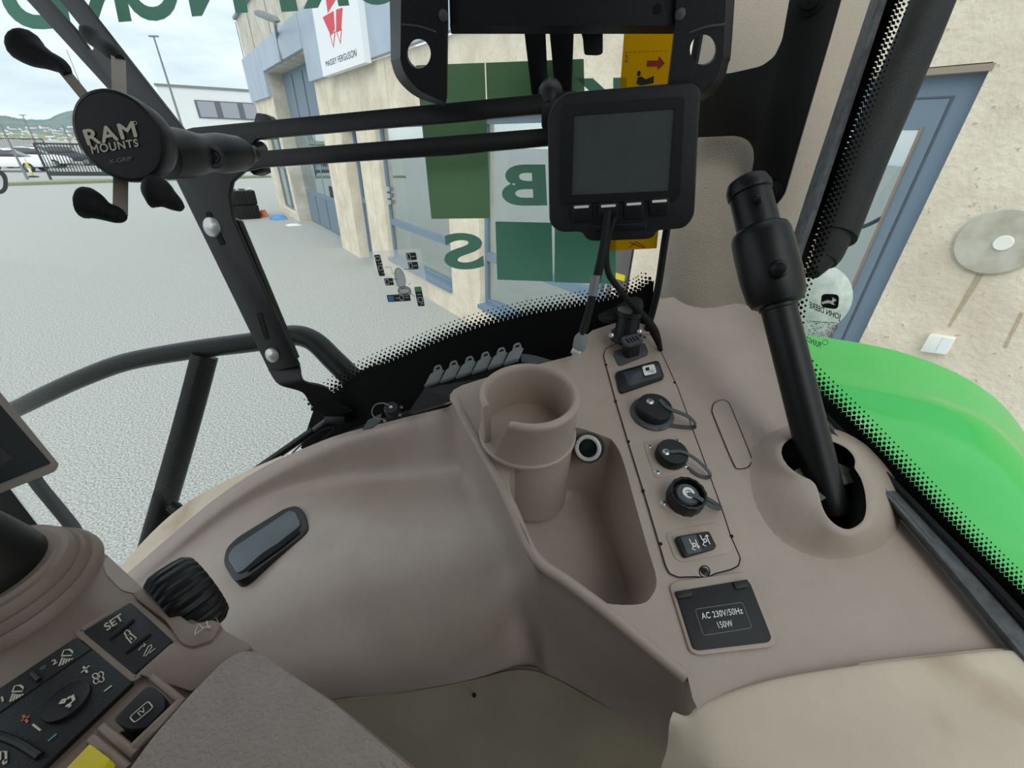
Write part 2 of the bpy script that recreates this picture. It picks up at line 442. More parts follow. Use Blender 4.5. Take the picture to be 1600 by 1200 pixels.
# cladding sheets of the fascia
cl = [(20.9, 19.3, 3.75), (19.26, 18.4, 3.75), (18.36, 17.54, 3.75), (17.5, 15.2, 4.4), (15.16, 12.55, 4.4), (12.5, 8.9, 3.77), (8.86, 5.6, 3.8), (5.56, 2.2, 3.8), (2.16, -3.5, 3.8)]
for a, b, z in cl: fbox('cladding_sheet', b, a, .0, .09, z, 5.02, M['fascia'], bl)
# gate in the recess: panels with glazing
gt = fbox('gate', 12.4, 17.47, -.5, -.43, 0, 4.37, M['frame'], bl)
for i in range(4):
    s1 = 17.3-i*1.23; s0 = s1-1.1
    fbox('gate_panel', s0, s1, -.44, -.40, .08, .95, M['doorpaint'], gt)
    for z0, z1 in ((1.1, 2.0), (2.12, 2.95)): fbox('gate_pane', s0, s1, -.435, -.415, z0, z1, M['shopglass'], gt)
    fbox('gate_panel', s0, s1, -.44, -.40, 3.1, 4.25, M['doorpaint'], gt)
# window bays
def bay(s0, s1, z0, z1, o, rails, mulls, door=False):
    fr = fbox('window_frame', s0, s1, o-.07, o, z0, z0+.08, M['frame'], bl)
    fbox('frame_bar', s0, s1, o-.07, o, z1-.08, z1, M['frame'], fr)
    cuts = [s0]+list(mulls)+[s1]
    for s in cuts: fbox('frame_bar', s-.045, s+.045, o-.07, o+.005, z0, z1, M['frame'], fr)
    zs = [z0]+list(rails)+[z1]
    for z in rails: fbox('frame_bar', s0, s1, o-.07, o+.003, z-.06, z+.06, M['frame'], fr)
    for a, b in zip(cuts, cuts[1:]):
        for c, d in zip(zs, zs[1:]):
            fbox('door_panel' if door and c == z0 else 'pane', a+.04, b-.04, o-.045, o-.03, c+.06, d-.06, M['doorpaint'] if door and c == z0 else M['shopglass'], fr)
    return fr
bay(17.78, 20.0, .24, 2.9, -.12, (1.7,), (18.9,))
bay(9.97, 10.97, .02, 2.9, -.25, (1.35,), (), True)
b1 = bay(6.17, 8.9, .42, 2.9, -.1, (1.16,), ())
b2 = bay(2.56, 5.3, .42, 2.9, -.1, (1.16,), (3.05,))
for s0, s1 in ((6.17, 8.9), (2.56, 5.3)): fbox('window_sill', s0, s1, -.1, .05, .38, .44, M['frame'], bl)
fbox('door_handle', 10.12, 10.2, -.25, -.17, 1.3, 1.34, M['steel'], bl)
for z in (1.5, 1.62, 1.74): fbox('hinge', 8.74, 8.8, -.1, -.05, z, z+.08, M['steel'], b1)
# entrance door nearest the cab
ed = fbox('door_frame', .66, 1.75, -.16, -.06, 0, 2.98, M['frame'], bl)
fbox('door_leaf', .76, 1.66, -.12, -.045, .02, 2.86, M['doorpaint'], ed)
fbox('door_seam', .748, .755, -.08, -.055, 0, 2.87, M['darkpanel'], ed); fbox('door_seam', .75, 1.7, -.08, -.055, 2.867, 2.875, M['darkpanel'], ed)
fbox('door_pane', .83, 1.58, -.06, -.04, .5, 2.72, M['shopglass'], ed)
for a, b in ((.815, .83), (1.58, 1.595)): fbox('pane_bead', a, b, -.06, -.035, .5, 2.735, M['umber'], ed)
fbox('slit_shade', .64, 1.78, -.07, .006, 2.965, 2.995, M['reveal'], bl)  # no rail: strip coloured as the shadow line above the door
# shop interior behind the glass
fbox('inner_floor', -3.5, 12.3, -7, -.5, .0, .05, M['interior'], bl)
fbox('inner_wall', -3.5, 12.3, -7.2, -7, 0, 3.7, M['interior'], bl)
fbox('inner_wall', 9.9, 10.0, -7, -.55, 0, 3.7, M['interior'], bl); fbox('inner_wall', 2.0, 2.1, -7, -.55, 0, 3.7, M['interior'], bl)
fbox('inner_ceiling', -3.5, 12.3, -7, -.5, 3.6, 3.7, M['interior'], bl)
fbox('partition', 2.95, 3.55, -.42, -.36, .42, 1.05, M['housewhite'], bl)
# things fixed to the wall near the door
d = lathe('cover_disc', FAC.hit(1560, 378), -FN, [(0, .025), (.155, .025), (.165, .015), (.165, -.005)], M['lgrey'], None, 40)
d.data.materials[0] = mat('grey_stained_disc', (196, 192, 180), .7, c2=(170, 164, 148), vs=8)
tag(d, 'round grey cover disc on the concrete wall right of the door', 'cover')
lathe('centre_plug', FAC.hit(1569, 379)-FN*.02, -FN, [(0, .014), (.034, .014), (.037, .008), (.037, 0)], M['white'], d, 20)
sb = T('socket_box', 'small white double box on the concrete wall above the green fender', 'box', FAC.hit(1465, 540))
pl = FAC.off(.05)
plate('cover', pl.px([(1452, 523), (1492, 529), (1478, 555), (1437, 549)]), .05, M['white'], sb, bev=.004)
plate('flap', pl.off(.004).px([(1474, 527), (1490, 530), (1477, 553), (1462, 551)]), .004, M['signwhite'], sb)
for q in ([(1537, 408), (1549, 410), (1512, 470), (1484, 512), (1480, 510), (1510, 455)], [(1594, 486), (1600, 490), (1572, 545), (1566, 542)]):
    plate('rust_stain', FAC.off(.0025).px(q), .001, M['stain'], bl)
# brand sign board
sg = T('sign_board', 'white sign board with a red triple triangle mark above the gate', 'sign', fp(10.3, .2, 3.8))
SF = FAC.off(.2)
sL = SF.hit(505, 120).dot(FD); sR = SF.hit(570, 94).dot(FD); sz0 = SF.hit(505, 120).z
fbox('board', sR, sL, .092, .2, sz0, 6.1, M['signwhite'], sg)
SF = FAC.off(.204)
text('lettering', 'MASSEY FERGUSON', quad(SF, (508, 96), (556, 76), (557, 88), (510, 104), lift=0), M['ink'], sg, bold=.0, space=1.1)
for q in ([(505, -30), (524, -30), (524, 0), (512, 20)], [(504, 27), (521, 17), (523, 46), (516, 54)], [(525, 15), (535, 12), (533, 45), (525, 49)]):
    plate('red_mark', SF.px(q), .004, M['signred'], sg)
for q in ([(515, 54), (521, 75), (524, 48)], [(525, 49), (532, 69), (534, 45)]):
    plate('mark_outline', SF.px(q), .003, M['signred'], sg)
    c = (sum(x for x, y in q)/3, sum(y for x, y in q)/3)
    plate('mark_inner', FAC.off(.206).px([(c[0]+(x-c[0])*.62, c[1]+(y-c[1])*.72) for x, y in q]), .002, M['signwhite'], sg)
# flood light on the wall above the gate
fl = T('flood_light', 'silver street light head on a bent arm above the gate', 'lamp', fp(15.9, .1, 4.5))
A = FAC.off(.7); B = FAC.off(.12)
lamp_p = [B.hit(440, 98), B.hit(432, 52), A.hit(430, 36)]
tube('arm', lamp_p, .035, M['pole'], fl, 8)
plate('lamp_head', A.px(rnd([(396, 17), (403, 15), (426, 25), (431, 33), (424, 35), (398, 24)], 2)), .10, M['lgrey'], fl, bev=.006)

# ---- yard things
def crate(p, w, d, h, dirx, m=M['tyre']):
    out = []
    u = Vector(dirx).normalized(); v = Vector((-u.y, u.x, 0))
    return u, v
u = Vector((.8, .6, 0)); v = Vector((-.6, .8, 0))
gp = GROUND.hit(381, 340)
for k, (nm, lab) in enumerate((('lower', 'black ribbed tyre bale standing on the asphalt, lower of two'), ('upper', 'black ribbed tyre bale with white net, upper of two'))):
    c = T('tyre_bale', lab, 'bale', gp+Vector((0, 0, k*.48)), 'tyre bales by the workshop')
    box('core', gp+Vector((0, 0, .24+k*.48)), u*.52, v*.5, Vector((0, 0, .23)), M['tyre'], c, bev=.04)
    for i in range(9):
        box('rib', gp-v*.5+u*(-.48+i*.12)+Vector((0, 0, .24+k*.48)), u*.035, v*.035, Vector((0, 0, .21)), M['rubber'], c)
    if k: 
        vv = []; ff = []
        for i in range(60):
            q = gp+Vector((0, 0, .95))+u*random.uniform(-.5, .5)+v*random.uniform(-.5, .45); r = random.uniform(.03, .09); b = len(vv)
            a = random.uniform(0, 3); vv += [q+Vector((math.cos(a)*r, math.sin(a)*r, random.uniform(0, .04))), q+Vector((-math.sin(a)*r*.3, math.cos(a)*r*.3, .03)), q-Vector((math.cos(a)*r, math.sin(a)*r, 0))]; ff.append([b, b+1, b+2])
        tag(O('net_scraps', vv, ff, M['housewhite'], c), kind='stuff')
def rag(name, px, py, r, h, m, label, cat):
    p = GROUND.hit(px, py); n = 14; V = []; F = []
    for k, (rr, hh) in enumerate(((1, 0), (.8, .6), (.45, 1), (.05, .8))):
        for i in range(n):
            a = 2*math.pi*i/n; q = r*rr*random.uniform(.7, 1.15); V.append(p+Vector((math.cos(a)*q, math.sin(a)*q*.7, h*hh*random.uniform(.6, 1.1)*(k > 0)+.002)))
    for k in range(3):
        for i in range(n): F.append([k*n+i, k*n+(i+1) % n, (k+1)*n+(i+1) % n, (k+1)*n+i])
    F.append(list(range(3*n, 4*n)))
    return tag(O(name, V, F, m, smooth=True), label, cat)
rag('plastic_bag', 436, 343, .34, .16, M['blueplastic'], 'crumpled blue and white plastic bag on the asphalt by the wall', 'bag')
rag('paper_scrap', 459, 352, .28, .05, M['housewhite'], 'white paper scrap lying at the foot of the concrete pier', 'litter')
rag('orange_bag', 413, 338, .2, .25, mat('orange_plastic', (220, 120, 70), .5), 'small orange bag beside the black tyre bales', 'bag')
# showroom content
pa = T('wooden_pallet', 'weathered wooden pallet standing inside the shop window', 'pallet', fp(4.0, -1.5, .05))
for i in range(5): fbox('deck_board', 3.45, 4.75, -2.0+i*.24, -1.82+i*.24, .52, .56, M['wood'], pa)
for i in range(3): fbox('bearer', 3.5+i*.55, 3.64+i*.55, -2.0, -.86, .38, .52, M['wood'], pa)
for i in range(3): fbox('foot_board', 3.45, 4.75, -2.0+i*.5, -1.86+i*.5, .30, .38, M['wood'], pa)
rm = T('red_drawbar', 'red steel implement rail lying inside the shop window', 'machine part', fp(4.2, -.7, .3))
fbox('beam', 3.7, 5.0, -.78, -.62, .38, .5, M['redpaint'], rm); fbox('white_rail', 3.85, 4.75, -.62, -.57, .42, .52, M['white'], rm)
for i in range(6): fbox('tooth', 3.9+i*.14, 3.97+i*.14, -.55, -.5, .40, .50, M['redpaint'], rm)
po = T('striped_post', 'dark post with yellow bands in the shop window', 'post', fp(2.78, -.08, .4))
fbox('post', 2.65, 2.9, -.14, -.085, .5, 2.85, mat('post_grey', (96, 92, 92), .7), po)
for z in (1.12, 1.42): fbox('yellow_band', 2.68, 2.86, -.085, -.08, z, z+.06, M['yellow'], po)
f = fquad(2.84, 1.40, 2.70, 1.20, -.078); strokes('lettering', f, [[(.1, .1), (.9, .3), (.1, .5), (.1, .1)], [(.1, .7), (.9, .7), (.9, .95)]], .02, M['white'], po)

# ---- far left: kerb, fence, cars, posts, town and hills
k0, k1 = GROUND.hit(-60, 292), GROUND.hit(420, 277)
dk = (k1-k0).normalized(); nk = Vector((-dk.y, dk.x, 0))
tag(box('kerb', (k0+k1)/2+Vector((0, 0, .07)), dk*((k1-k0).length/2), nk*.5, Vector((0, 0, .07)), M['scrub']), kind='structure')
def fence(p, q, h, label, n=46, lift=.0):
    d = (q-p); Ln = d.length; d = d.normalized(); nn = Vector((-d.y, d.x, 0)); z = Vector((0, 0, 1))
    t = T('steel_fence', label, 'fence', (p+q)/2)
    box('top_rail', (p+q)/2+z*h, d*(Ln/2), nn*.04, z*.05, M['fence'], t)
    box('bottom_rail', (p+q)/2+z*(lift+.1), d*(Ln/2), nn*.06, z*.12, M['fence'], t)
    for c in (p, q): box('post', c+z*(h/2), d*.05, nn*.05, z*(h/2), M['fence'], t)
    b0 = None
    for i in range(n):
        c = p+d*(Ln*i/(n-1))
        if b0 is None: b0 = box('bar', c+z*(h/2+lift/2), d*.02, nn*.02, z*((h-lift)/2), M['fence'], t); p0 = c
        else: copyto(b0, c-p0, t)
    return t
g0, g1 = at(64, 242, 40), at(206, 276, 34)
q0 = GROUND.hit(80, 281); q1 = GROUND.hit(206, 281)
fence(q0, q1, 2.0, 'black steel bar gate standing before the white cars', 28, .25)
e0 = GROUND.hit(-90, 246); e1 = GROUND.hit(80, 247)
fence(e0, e1, 1.9, 'far dark railing behind the parked white cars', 60, .1)
def car(px, py, yaw, label, col, sc_=1.0):
    p = GROUND.hit(px, py); t = T('parked_car', label, 'car', p, 'cars parked behind the fence')
    u = Vector((math.cos(yaw), math.sin(yaw), 0)); w = Vector((-u.y, u.x, 0)); z = Vector((0, 0, 1))
    def prof(pts, hw, nm, m, top=None):
        V = []; F = []
        n = len(pts)
        for s in (-1, 1):
            for i, (a, b) in enumerate(pts): V.append(p+u*a*sc_+w*(s*hw*(1-.12*max(0, b-.9)))*sc_+z*b*sc_)
        F = [list(range(n)), list(range(n, 2*n))]+[[i, (i+1) % n, (i+1) % n+n, i+n] for i in range(n)]
        return O(nm, V, F, m, t, bev=.05)
    prof([(-2.15, .35), (-2.2, .75), (-2.0, .95), (-1.2, 1.0), (.9, 1.0), (1.9, .85), (2.2, .65), (2.2, .35)], .9, 'body', col)
    prof([(-1.9, .98), (-1.3, 1.4), (-.7, 1.5), (.2, 1.48), (1.1, .98)], .8, 'cabin', M['carglass'])
    prof([(-1.35, 1.42), (-.7, 1.53), (.2, 1.5), (.45, 1.4)], .72, 'roof', col)
    for a in (-1.4, 1.4):
        for s in (-1, 1):
            wh = lathe('wheel', p+u*a*sc_+w*s*.82*sc_+z*.33*sc_, w, [(0, -.11), (.3, -.11), (.33, -.06), (.33, .06), (.3, .11), (0, .11)], M['tyre'], t, 18)
            lathe('hub', p+u*a*sc_+w*s*.9*sc_+z*.33*sc_, w, [(0, -.05), (.2, -.05), (.2, .05), (0, .05)], M['lgrey'], wh, 12)
    return t
car(22, 268, .35, 'white car nearest the kerb behind the far fence', M['carwhite'])
car(60, 262, .5, 'white car parked second from the kerb, half behind the first', M['carwhite'])
car(75, 256, .55, 'silver grey car parked behind the two white cars', mat('silver_paint', (190, 196, 200), .3))
car(112, 258, .5, 'dark car standing behind the black bar gate', mat('dark_paint', (50, 54, 60), .3))
def post(name, tx, ty, bx, by, dist, r, label, head=True):
    b = at(bx, by, 1); d = ray(bx, by)
    base = CAM+d*dist; top_d = ray(tx, ty)
    k = Vector((base.x, base.y, 0)).length/Vector((top_d.x, top_d.y, 0)).length
    top = CAM+top_d*k; base = Vector((top.x, top.y, 0))
    t = T('lamp_post', label, 'lamp post', base, 'lamp posts across the yard')
    tube('pole', [base, (base+top)/2, top], [r*1.3, r, r*.7], M['pole'], t, 8, 1)
    if head:
        for s in (-1, 1): box('lamp_head', top+Vector((s*.26, 0, .02)), Vector((.22, 0, 0)), Vector((0, .12, 0)), Vector((0, 0, .06)), M['lgrey'], t)
    return t
post('a', 240, 57, 288, 205, 48, .11, 'tall lamp post before the white office block')
post('b', 35, 180, 66, 238, 75, .10, 'slim lamp post rising before the hills, middle of three')
post('c', 98, 196, 120, 238, 80, .10, 'short lamp post next to the round phone holder')
post('d', 104, 78, 130, 140, 60, .05, 'thin flag pole seen behind the phone holder leg', False)
post('e', 0, 194, 34, 284, 26, .06, 'dark leaning-looking post at the left edge beside the cars', False)
bp = T('marker_post', 'yellow and white striped marker post before the white car', 'post', GROUND.hit(52, 277))
b = GROUND.hit(52, 277)
for i in range(4): tube('band', [b+Vector((0, 0, i*.28)), b+Vector((0, 0, i*.28+.27))], .07, M['yellow'] if i % 2 == 0 else M['white'], bp, 10, 1)
lathe('foot', b, (0, 0, 1), [(.3, 0), (.3, .05), (.1, .1), (0, .1)], M['tyre'], bp, 14)
# white office block
wb = T('office_block', 'white office block with a dark window band behind the yard', 'building', (-45, 75, 0))
OP = Plane(at(300, 200, 78), Vector((.45, -.9, 0)))
P0, P1 = OP.hit(243, 132), OP.hit(412, 143)
du = Vector((P1.x-P0.x, P1.y-P0.y, 0)); Ln = du.length; du = du.normalized(); dn = Vector((-du.y, du.x, 0))
if dn.dot(CAM-P0) > 0: dn = -dn
ht = P0.z; bs = Vector((P0.x, P0.y, 0))
box('wall', bs+du*(Ln/2)+dn*8+Vector((0, 0, ht/2)), du*(Ln/2), dn*8, Vector((0, 0, ht/2)), M['wpanel'], wb)
box('roof_edge', bs+du*(Ln/2)+dn*8+Vector((0, 0, ht)), du*(Ln/2+.2), dn*8.2, Vector((0, 0, .18)), M['lgrey'], wb)
W0 = OP.hit(303, 156); W1 = OP.hit(404, 188)
a0 = (W0-bs).dot(du); a1 = (W1-bs).dot(du); z1, z0 = W0.z, W1.z
wn = box('window_band', bs+du*((a0+a1)/2)-dn*.05+Vector((0, 0, (z0+z1)/2)), du*((a1-a0)/2), dn*.1, Vector((0, 0, (z1-z0)/2)), M['darkpanel'], wb)
w_ = (a1-a0)/2.6
for i in range(3):
    a = a0+.3+i*w_*.98
    box('blind', bs+du*(a+w_*.38)-dn*.14+Vector((0, 0, (z0+z1)/2)), du*w_*.36, dn*.05, Vector((0, 0, (z1-z0)*.44)), M['blind'], wn)
# hills and the town on their foot
from mathutils.bvhtree import BVHTree
SLOPES = []
def ridge(name, pts, dist, m, label=None, thick=120):
    V = []; F = []
    P = catmull([Vector((x, y, 0)) for x, y in pts], 8)
    top = []
    for q in P:
        d = ray(q.x, q.y + random.uniform(-.7, .7)); k = dist/Vector((d.x, d.y, 0)).length; t = CAM+d*k; top.append(t)
    n = len(top)
    for t in top: V.append(Vector((t.x*.7, t.y*.7, -1)))
    for t in top: V.append(Vector((t.x*.86, t.y*.86, t.z*.45)))
    for t in top: V.append(t)
    for t in top: V.append(Vector((t.x*1.2, t.y*1.2, -1)))
    for k in range(3):
        for i in range(n-1): F.append([k*n+i, k*n+i+1, (k+1)*n+i+1, (k+1)*n+i])
    SLOPES.append(BVHTree.FromPolygons(V, F))
    return tag(O(name, V, F, m, smooth=True, ang=80), kind='structure')
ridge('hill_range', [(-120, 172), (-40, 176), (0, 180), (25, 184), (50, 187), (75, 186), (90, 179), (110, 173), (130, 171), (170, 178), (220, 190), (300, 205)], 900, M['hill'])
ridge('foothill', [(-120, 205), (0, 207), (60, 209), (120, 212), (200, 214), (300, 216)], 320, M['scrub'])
def house(p, s, w, m, rm):
    u, v = Vector((math.cos(w), math.sin(w), 0)), Vector((-math.sin(w), math.cos(w), 0)); z = Vector((0, 0, 1))
    V = [p+u*a*s*1.6+v*b*s for a in (-1, 1) for b in (-1, 1)]+[p+u*a*s*1.6+v*b*s+z*s*1.1 for a in (-1, 1) for b in (-1, 1)]+[p+u*a*s*1.6+z*s*1.8 for a in (-1, 1)]
    F = [[0, 1, 3, 2], [0, 2, 6, 4], [1, 3, 7, 5], [0, 1, 5, 8, 4], [2, 3, 7, 9, 6], [4, 6, 9, 8], [5, 7, 9, 8]]
    o = O('town_house', V, F, [m, rm])
    for pg in o.data.polygons:
        if pg.normal.z > .3: pg.material_index = 1
    return o
spots = []
tries = 0
while len(spots) < 44 and tries < 900:
    tries += 1
    x = random.uniform(8, 122); y = random.uniform(199, 222)
    if all(abs(x-a)+2*abs(y-b) > 8 for a, b in spots): spots.append((x, y))
mroof = [mat('roof_grey', (120, 116, 114), .8), mat('roof_brown', (142, 122, 112), .8)]
built = []
for i, (x, y) in enumerate(spots):
    best = None
    for b in SLOPES:
        h = b.ray_cast(CAM, ray(x, y).normalized())
        if h[0] is not None and (best is None or h[3] < best[3]): best = h
    if best is None: continue
    s = random.uniform(1.1, 2.0)*best[3]/FPX
    if any((best[0]-q).length < 2.1*(s+t) for q, t in built): continue
    built.append((best[0], s))
    tag(house(best[0]-Vector((0, 0, s*.5)), s, random.uniform(0, 3), M['housewhite'], mroof[i % 2]), 'small pale house of the town at the foot of the hills', 'house', 'town houses below the hills')
# ================================================================== THE CAB SHELL
w1 = S('window_1', WIN1.hit(600, 640))
pane_px = [(-140, -140), (1128, -140), (1102, 0), (1036, 390), (1022, 470), (1008, 540), (900, 585), (700, 640), (540, 690), (400, 790), (200, 930), (-140, 1080)]
plate('pane', WIN1.px(pane_px), .005, M['glass'], w1)
E1 = [(490, 640), (515, 618), (545, 598), (590, 574), (640, 553), (700, 528), (760, 508), (830, 491), (900, 479), (960, 467), (1000, 455), (1022, 438)]
low1 = [(1016, 530), (960, 560), (870, 590), (760, 625), (640, 668), (560, 700), (500, 720), (470, 700)]
wf = WIN1.off(.0012)
plate('frit_band', wf.px(E1+low1), .0006, M['frit'], w1)
def dots(name, pl, edge, par, rows, step, flip=1, sizes=(3.6, 2.9, 2.2, 1.6, 1.2), gap=5.0, hole=True):
    pts = catmull([Vector((x, y, 0)) for x, y in edge], 10); V = []; F = []
    L_ = [0]
    for a, b in zip(pts, pts[1:]): L_.append(L_[-1]+(b-a).length)
    def pos(s):
        for i in range(len(pts)-1):
            if L_[i+1] >= s:
                t = (s-L_[i])/max(1e-6, L_[i+1]-L_[i]); p = pts[i].lerp(pts[i+1], t); d = (pts[i+1]-pts[i]).normalized(); return p, Vector((d.y, -d.x, 0))*flip
        return None
    for k in range(rows):
        s = (step/2 if k % 2 else 0)
        while s < L_[-1]-1:
            r = pos(s)
            if r:
                p, n = r; c = p+n*(1.5+gap*k); h = sizes[k]; b = len(V)
                for a in (0, 1, 2, 3):
                    ang = math.pi/2*a+(math.pi/4 if k < 2 else 0)
                    V.append(pl.hit(c.x+h*1.2*math.cos(ang), c.y+h*1.2*math.sin(ang)))
                F.append([b, b+1, b+2, b+3])
            s += step
    return tag(O(name, V, F, M['frit'], par), kind='stuff')
dots('frit_dots', wf, E1, w1, 5, 7.6)
tube('edge_seal', WIN1.off(.012).px([(1104, -40), (1098, 20), (1070, 180), (1040, 370), (1026, 460), (1006, 535)]), .006, M['rubber'], w1, 8)
tube('edge_seal', WIN1.off(.014).px([(1006, 535), (930, 560), (860, 575), (760, 605), (660, 640), (560, 672), (470, 715)]), .008, M['rubber'], w1, 8)

w2 = S('window_2', WIN2.hit(1420, 760))
plate('pane', WIN2.px([(1440, -160), (1395, 0), (1240, 500), (1240, 600), (1320, 690), (1620, 1010), (1760, 1080), (2400, 300), (2200, -160)]), .005, M['glass'], w2)
E2 = [(1232, 560), (1262, 594), (1330, 660), (1400, 732), (1470, 805), (1540, 876), (1612, 944), (1680, 1005)]
wg = WIN2.off(.0012)
plate('frit_band', wg.px(E2+[(1690, 1075), (1600, 1010), (1500, 905), (1420, 815), (1330, 722), (1262, 650), (1225, 600)]), .0006, M['frit'], w2)
dots('frit_dots', wg, E2, w2, 5, 9.5, sizes=(4.4, 3.8, 3.0, 2.2, 1.6), gap=6.2)
E3 = [(1232, 545), (1240, 470), (1262, 400), (1300, 290), (1345, 160), (1400, 0), (1420, -60)]
plate('frit_band', wg.px(E3+[(1392, -60), (1376, 0), (1310, 180), (1258, 335), (1225, 450), (1212, 540)]), .0006, M['frit'], w2)
dots('frit_dots', wg, E3, w2, 4, 9.5, flip=-1, sizes=(4.2, 3.6, 2.8, 2.0), gap=6.0)
# etched maker's mark in the corner of the pane
f = quad(wg, (1284, 459), (1312, 460), (1310, 484), (1283, 480))
mk = patch('etched_mark', f, [rnd([(0, 0), (1, 0), (1, 1), (0, 1)], .3)], M['frit'], w2)
patch('deer', f, [[(.05, .62), (.25, .5), (.42, .42), (.6, .48), (.68, .3), (.6, .2), (.78, .3), (.9, .42), (.78, .48), (.72, .62), (.86, .7), (.7, .72), (.5, .64), (.3, .68), (.1, .78)]], M['white'], mk, lift=.0004)
f = quad(wg, (1316, 492), (1265, 471), (1265, 484), (1313, 503), lift=.0004); text('etched_lettering', 'JOHN DEERE', f, M['ink'], w2, bold=.02)
f = quad(wg, (1284, 535), (1252, 522), (1253, 530), (1282, 544), lift=.0004); text('etched_lettering', 'PILKINGTON', f, M['ink'], w2, bold=.01)
f = quad(wg, (1240, 500), (1310, 505), (1305, 560), (1240, 555), lift=.0004)
ln = [circ(.93, .12, .05, .06), circ(.84, .33, .05, .06), circ(.76, .57, .06, .07), [(.38, 0), (.98, .0)]]
for q in range(60):
    u_, v_ = random.uniform(.2, .88), random.uniform(-.02, .4); ln.append([(u_, v_), (u_+.025, v_+.02)])
strokes('etched_dots', f, ln, .0008, M['ink'], w2)
# grey rubber sills
def strip(name, rows, m, par, k=4): return grid(name, rows, m, par, k, .006)[0]
sill = S('trim_1', DECK.hit(1420, 830))
inner = [(1252, 640), (1290, 680), (1345, 742), (1400, 806), (1440, 853), (1500, 926), (1555, 995), (1610, 1062)]
outer = [(1262, 622), (1306, 668), (1362, 724), (1418, 782), (1466, 832), (1530, 898), (1590, 962), (1650, 1030)]
mid = [((a[0]+b[0])/2, (a[1]+b[1])/2) for a, b in zip(inner, outer)]
strip('rubber_strip', [DECK.off(-.035).px([(x-14, y+6) for x, y in inner]), DECK.off(-.004).px(inner), DECK.off(.016).px([(a*.75+c*.25, b*.75+d*.25) for (a, b), (c, d) in zip(inner, outer)]), DECK.off(.018).px(mid), WIN2.off(.01).px(outer)], M['sill'], sill)
tube('seal_bead', WIN2.off(.012).px([(1266, 628), (1310, 672), (1366, 727), (1422, 784), (1470, 834), (1535, 899), (1595, 963), (1655, 1030)]), .0055, M['rubber'], sill, 8)
gs = S('trim_2', at(1300, 200, .62))
strip('rubber_strip', [[at(1376, -50, .61), at(1360, 0, .615), at(1301, 180, .64), at(1250, 335, .66), at(1232, 400, .665), at(1222, 480, .67)],
                       [at(1390, -50, .55), at(1374, 0, .555), at(1315, 180, .60), at(1264, 335, .625), at(1243, 405, .64), at(1230, 490, .65)],
                       [at(1402, -50, .55), at(1386, 0, .555), at(1327, 180, .60), at(1276, 335, .63), at(1252, 405, .645), at(1237, 490, .655)]], M['sill'], gs)
# pillar
PS = S('trim_3', DECK.hit(1110, 560))
def psec(l, r, y, z, dep=.10):
    c = at((l+r)/2, y, z); a = (r-l)/2/FPX*z; out = []
    fwd = Vector((FW.x, FW.y, 0)).normalized()
    for i in range(36):
        t = 2*math.pi*i/36; ct, st = math.cos(t), math.sin(t)
        sx = math.copysign(abs(ct)**.75, ct); sy = math.copysign(abs(st)**.75, st)
        out.append(c+RT*(a*sx)+fwd*(dep*sy+.0))
    return out
secs = [(1230, 1520, -400, .88), (1140, 1424, -120, .84), (1102, 1384, 0, .83), (1082, 1345, 100, .82), (1064, 1303, 220, .81), (1046, 1266, 330, .81), (1038, 1248, 400, .80), (1034, 1222, 450, .80), (1034, 1206, 480, .80)]
loft('pillar_cover', [psec(*s) for s in secs], M['creamgrain'], PS, True, True)
lo = [(1030, 1206, 466, .80, .104), (1022, 1212, 486, .795, .116), (1012, 1222, 512, .79, .128), (1004, 1238, 545, .785, .135)]
loft('pillar_collar', [psec(*s) for s in lo], M['taupe'], PS, True, True)
# roof and floor of the cab (out of view, they shade it)
hz = H+.74
cl_ = S('ceiling', (0, 0, hz))
box('roof_liner', (-.40, -.06, hz+.03), (.84, -.21, 0), (.14, .66, 0), (0, 0, .03), M['liner'], cl_)
fl_ = S('floor', (0, 0, H-1.05))
box('floor_mat', (-.30, .0, H-1.05), (.70, -.18, 0), (.14, .62, 0), (0, 0, .02), M['rubber'], fl_)
wr1 = S('shade_wall_rear', (-.2, -.6, H-1.05))  # opaque wall added behind the view to cut fill light
box('rear_light_block', (-.15, -.66, H-.25), (.85, -.21, 0), (.01, .03, 0), (0, 0, .80), M['blocker'], wr1)
wl1 = S('shade_wall_left', (-1.2, .1, H-1.05))
box('door_panel', (-1.12, -.22, H-.60), (.02, .0, 0), (.05, .36, 0), (0, 0, .46), M['blocker'], wl1)  # no real door: low panel added out of view to darken the cab

# ================================================================== SIDE CONSOLE
con = T('side_console', 'large moulded taupe side console with sockets, cup holder and pocket', 'console', at(800, 900, .5))
ridge_px = [(712, 622), (728, 655), (752, 698), (778, 745), (800, 790), (835, 866), (885, 905), (945, 950), (1010, 1004), (1074, 1056)]
bump = DECK
def dk(x, y): return DECK.hit(x, y)
B = [  # columns: outer sill, inner sill, wall foot, shelf, turn, lower face, crease, tucked band
 [(150, 938, .78), (180, 930, .775), (200, 942, .765), (235, 968, .72), (275, 1005, .675), (325, 1050, .64), (400, 1110, .62), (415, 1150, .68)],
 [(358, 763, .885), (370, 776, .872), (378, 806, .862), (398, 866, .755), (420, 930, .665), (445, 1003, .62), (500, 1064, .60), (506, 1112, .67)],
 [(500, 690, .895), (506, 706, .878), (512, 758, .884), (521, 812, .755), (540, 876, .652), (562, 960, .605), (602, 1054, .58), (608, 1104, .64)],
 [(615, 657, .855), (617, 673, .838), (619, 746, .856), (628, 792, .72), (645, 850, .62), (668, 938, .568), (706, 1034, .545), (714, 1086, .61)],
 [(680, 641, .775), (685, 657, .758), (695, 736, .776), (705, 780, .668), (722, 830, .588), (746, 912, .54), (778, 1000, .517), (792, 1068, .585)],
 [(703, 634, .70), (712, 655, .705), (727, 726, .728), (748, 772, .63), (772, 814, .562), (796, 876, .522), (816, 950, .505), (834, 1066, .57)],
]
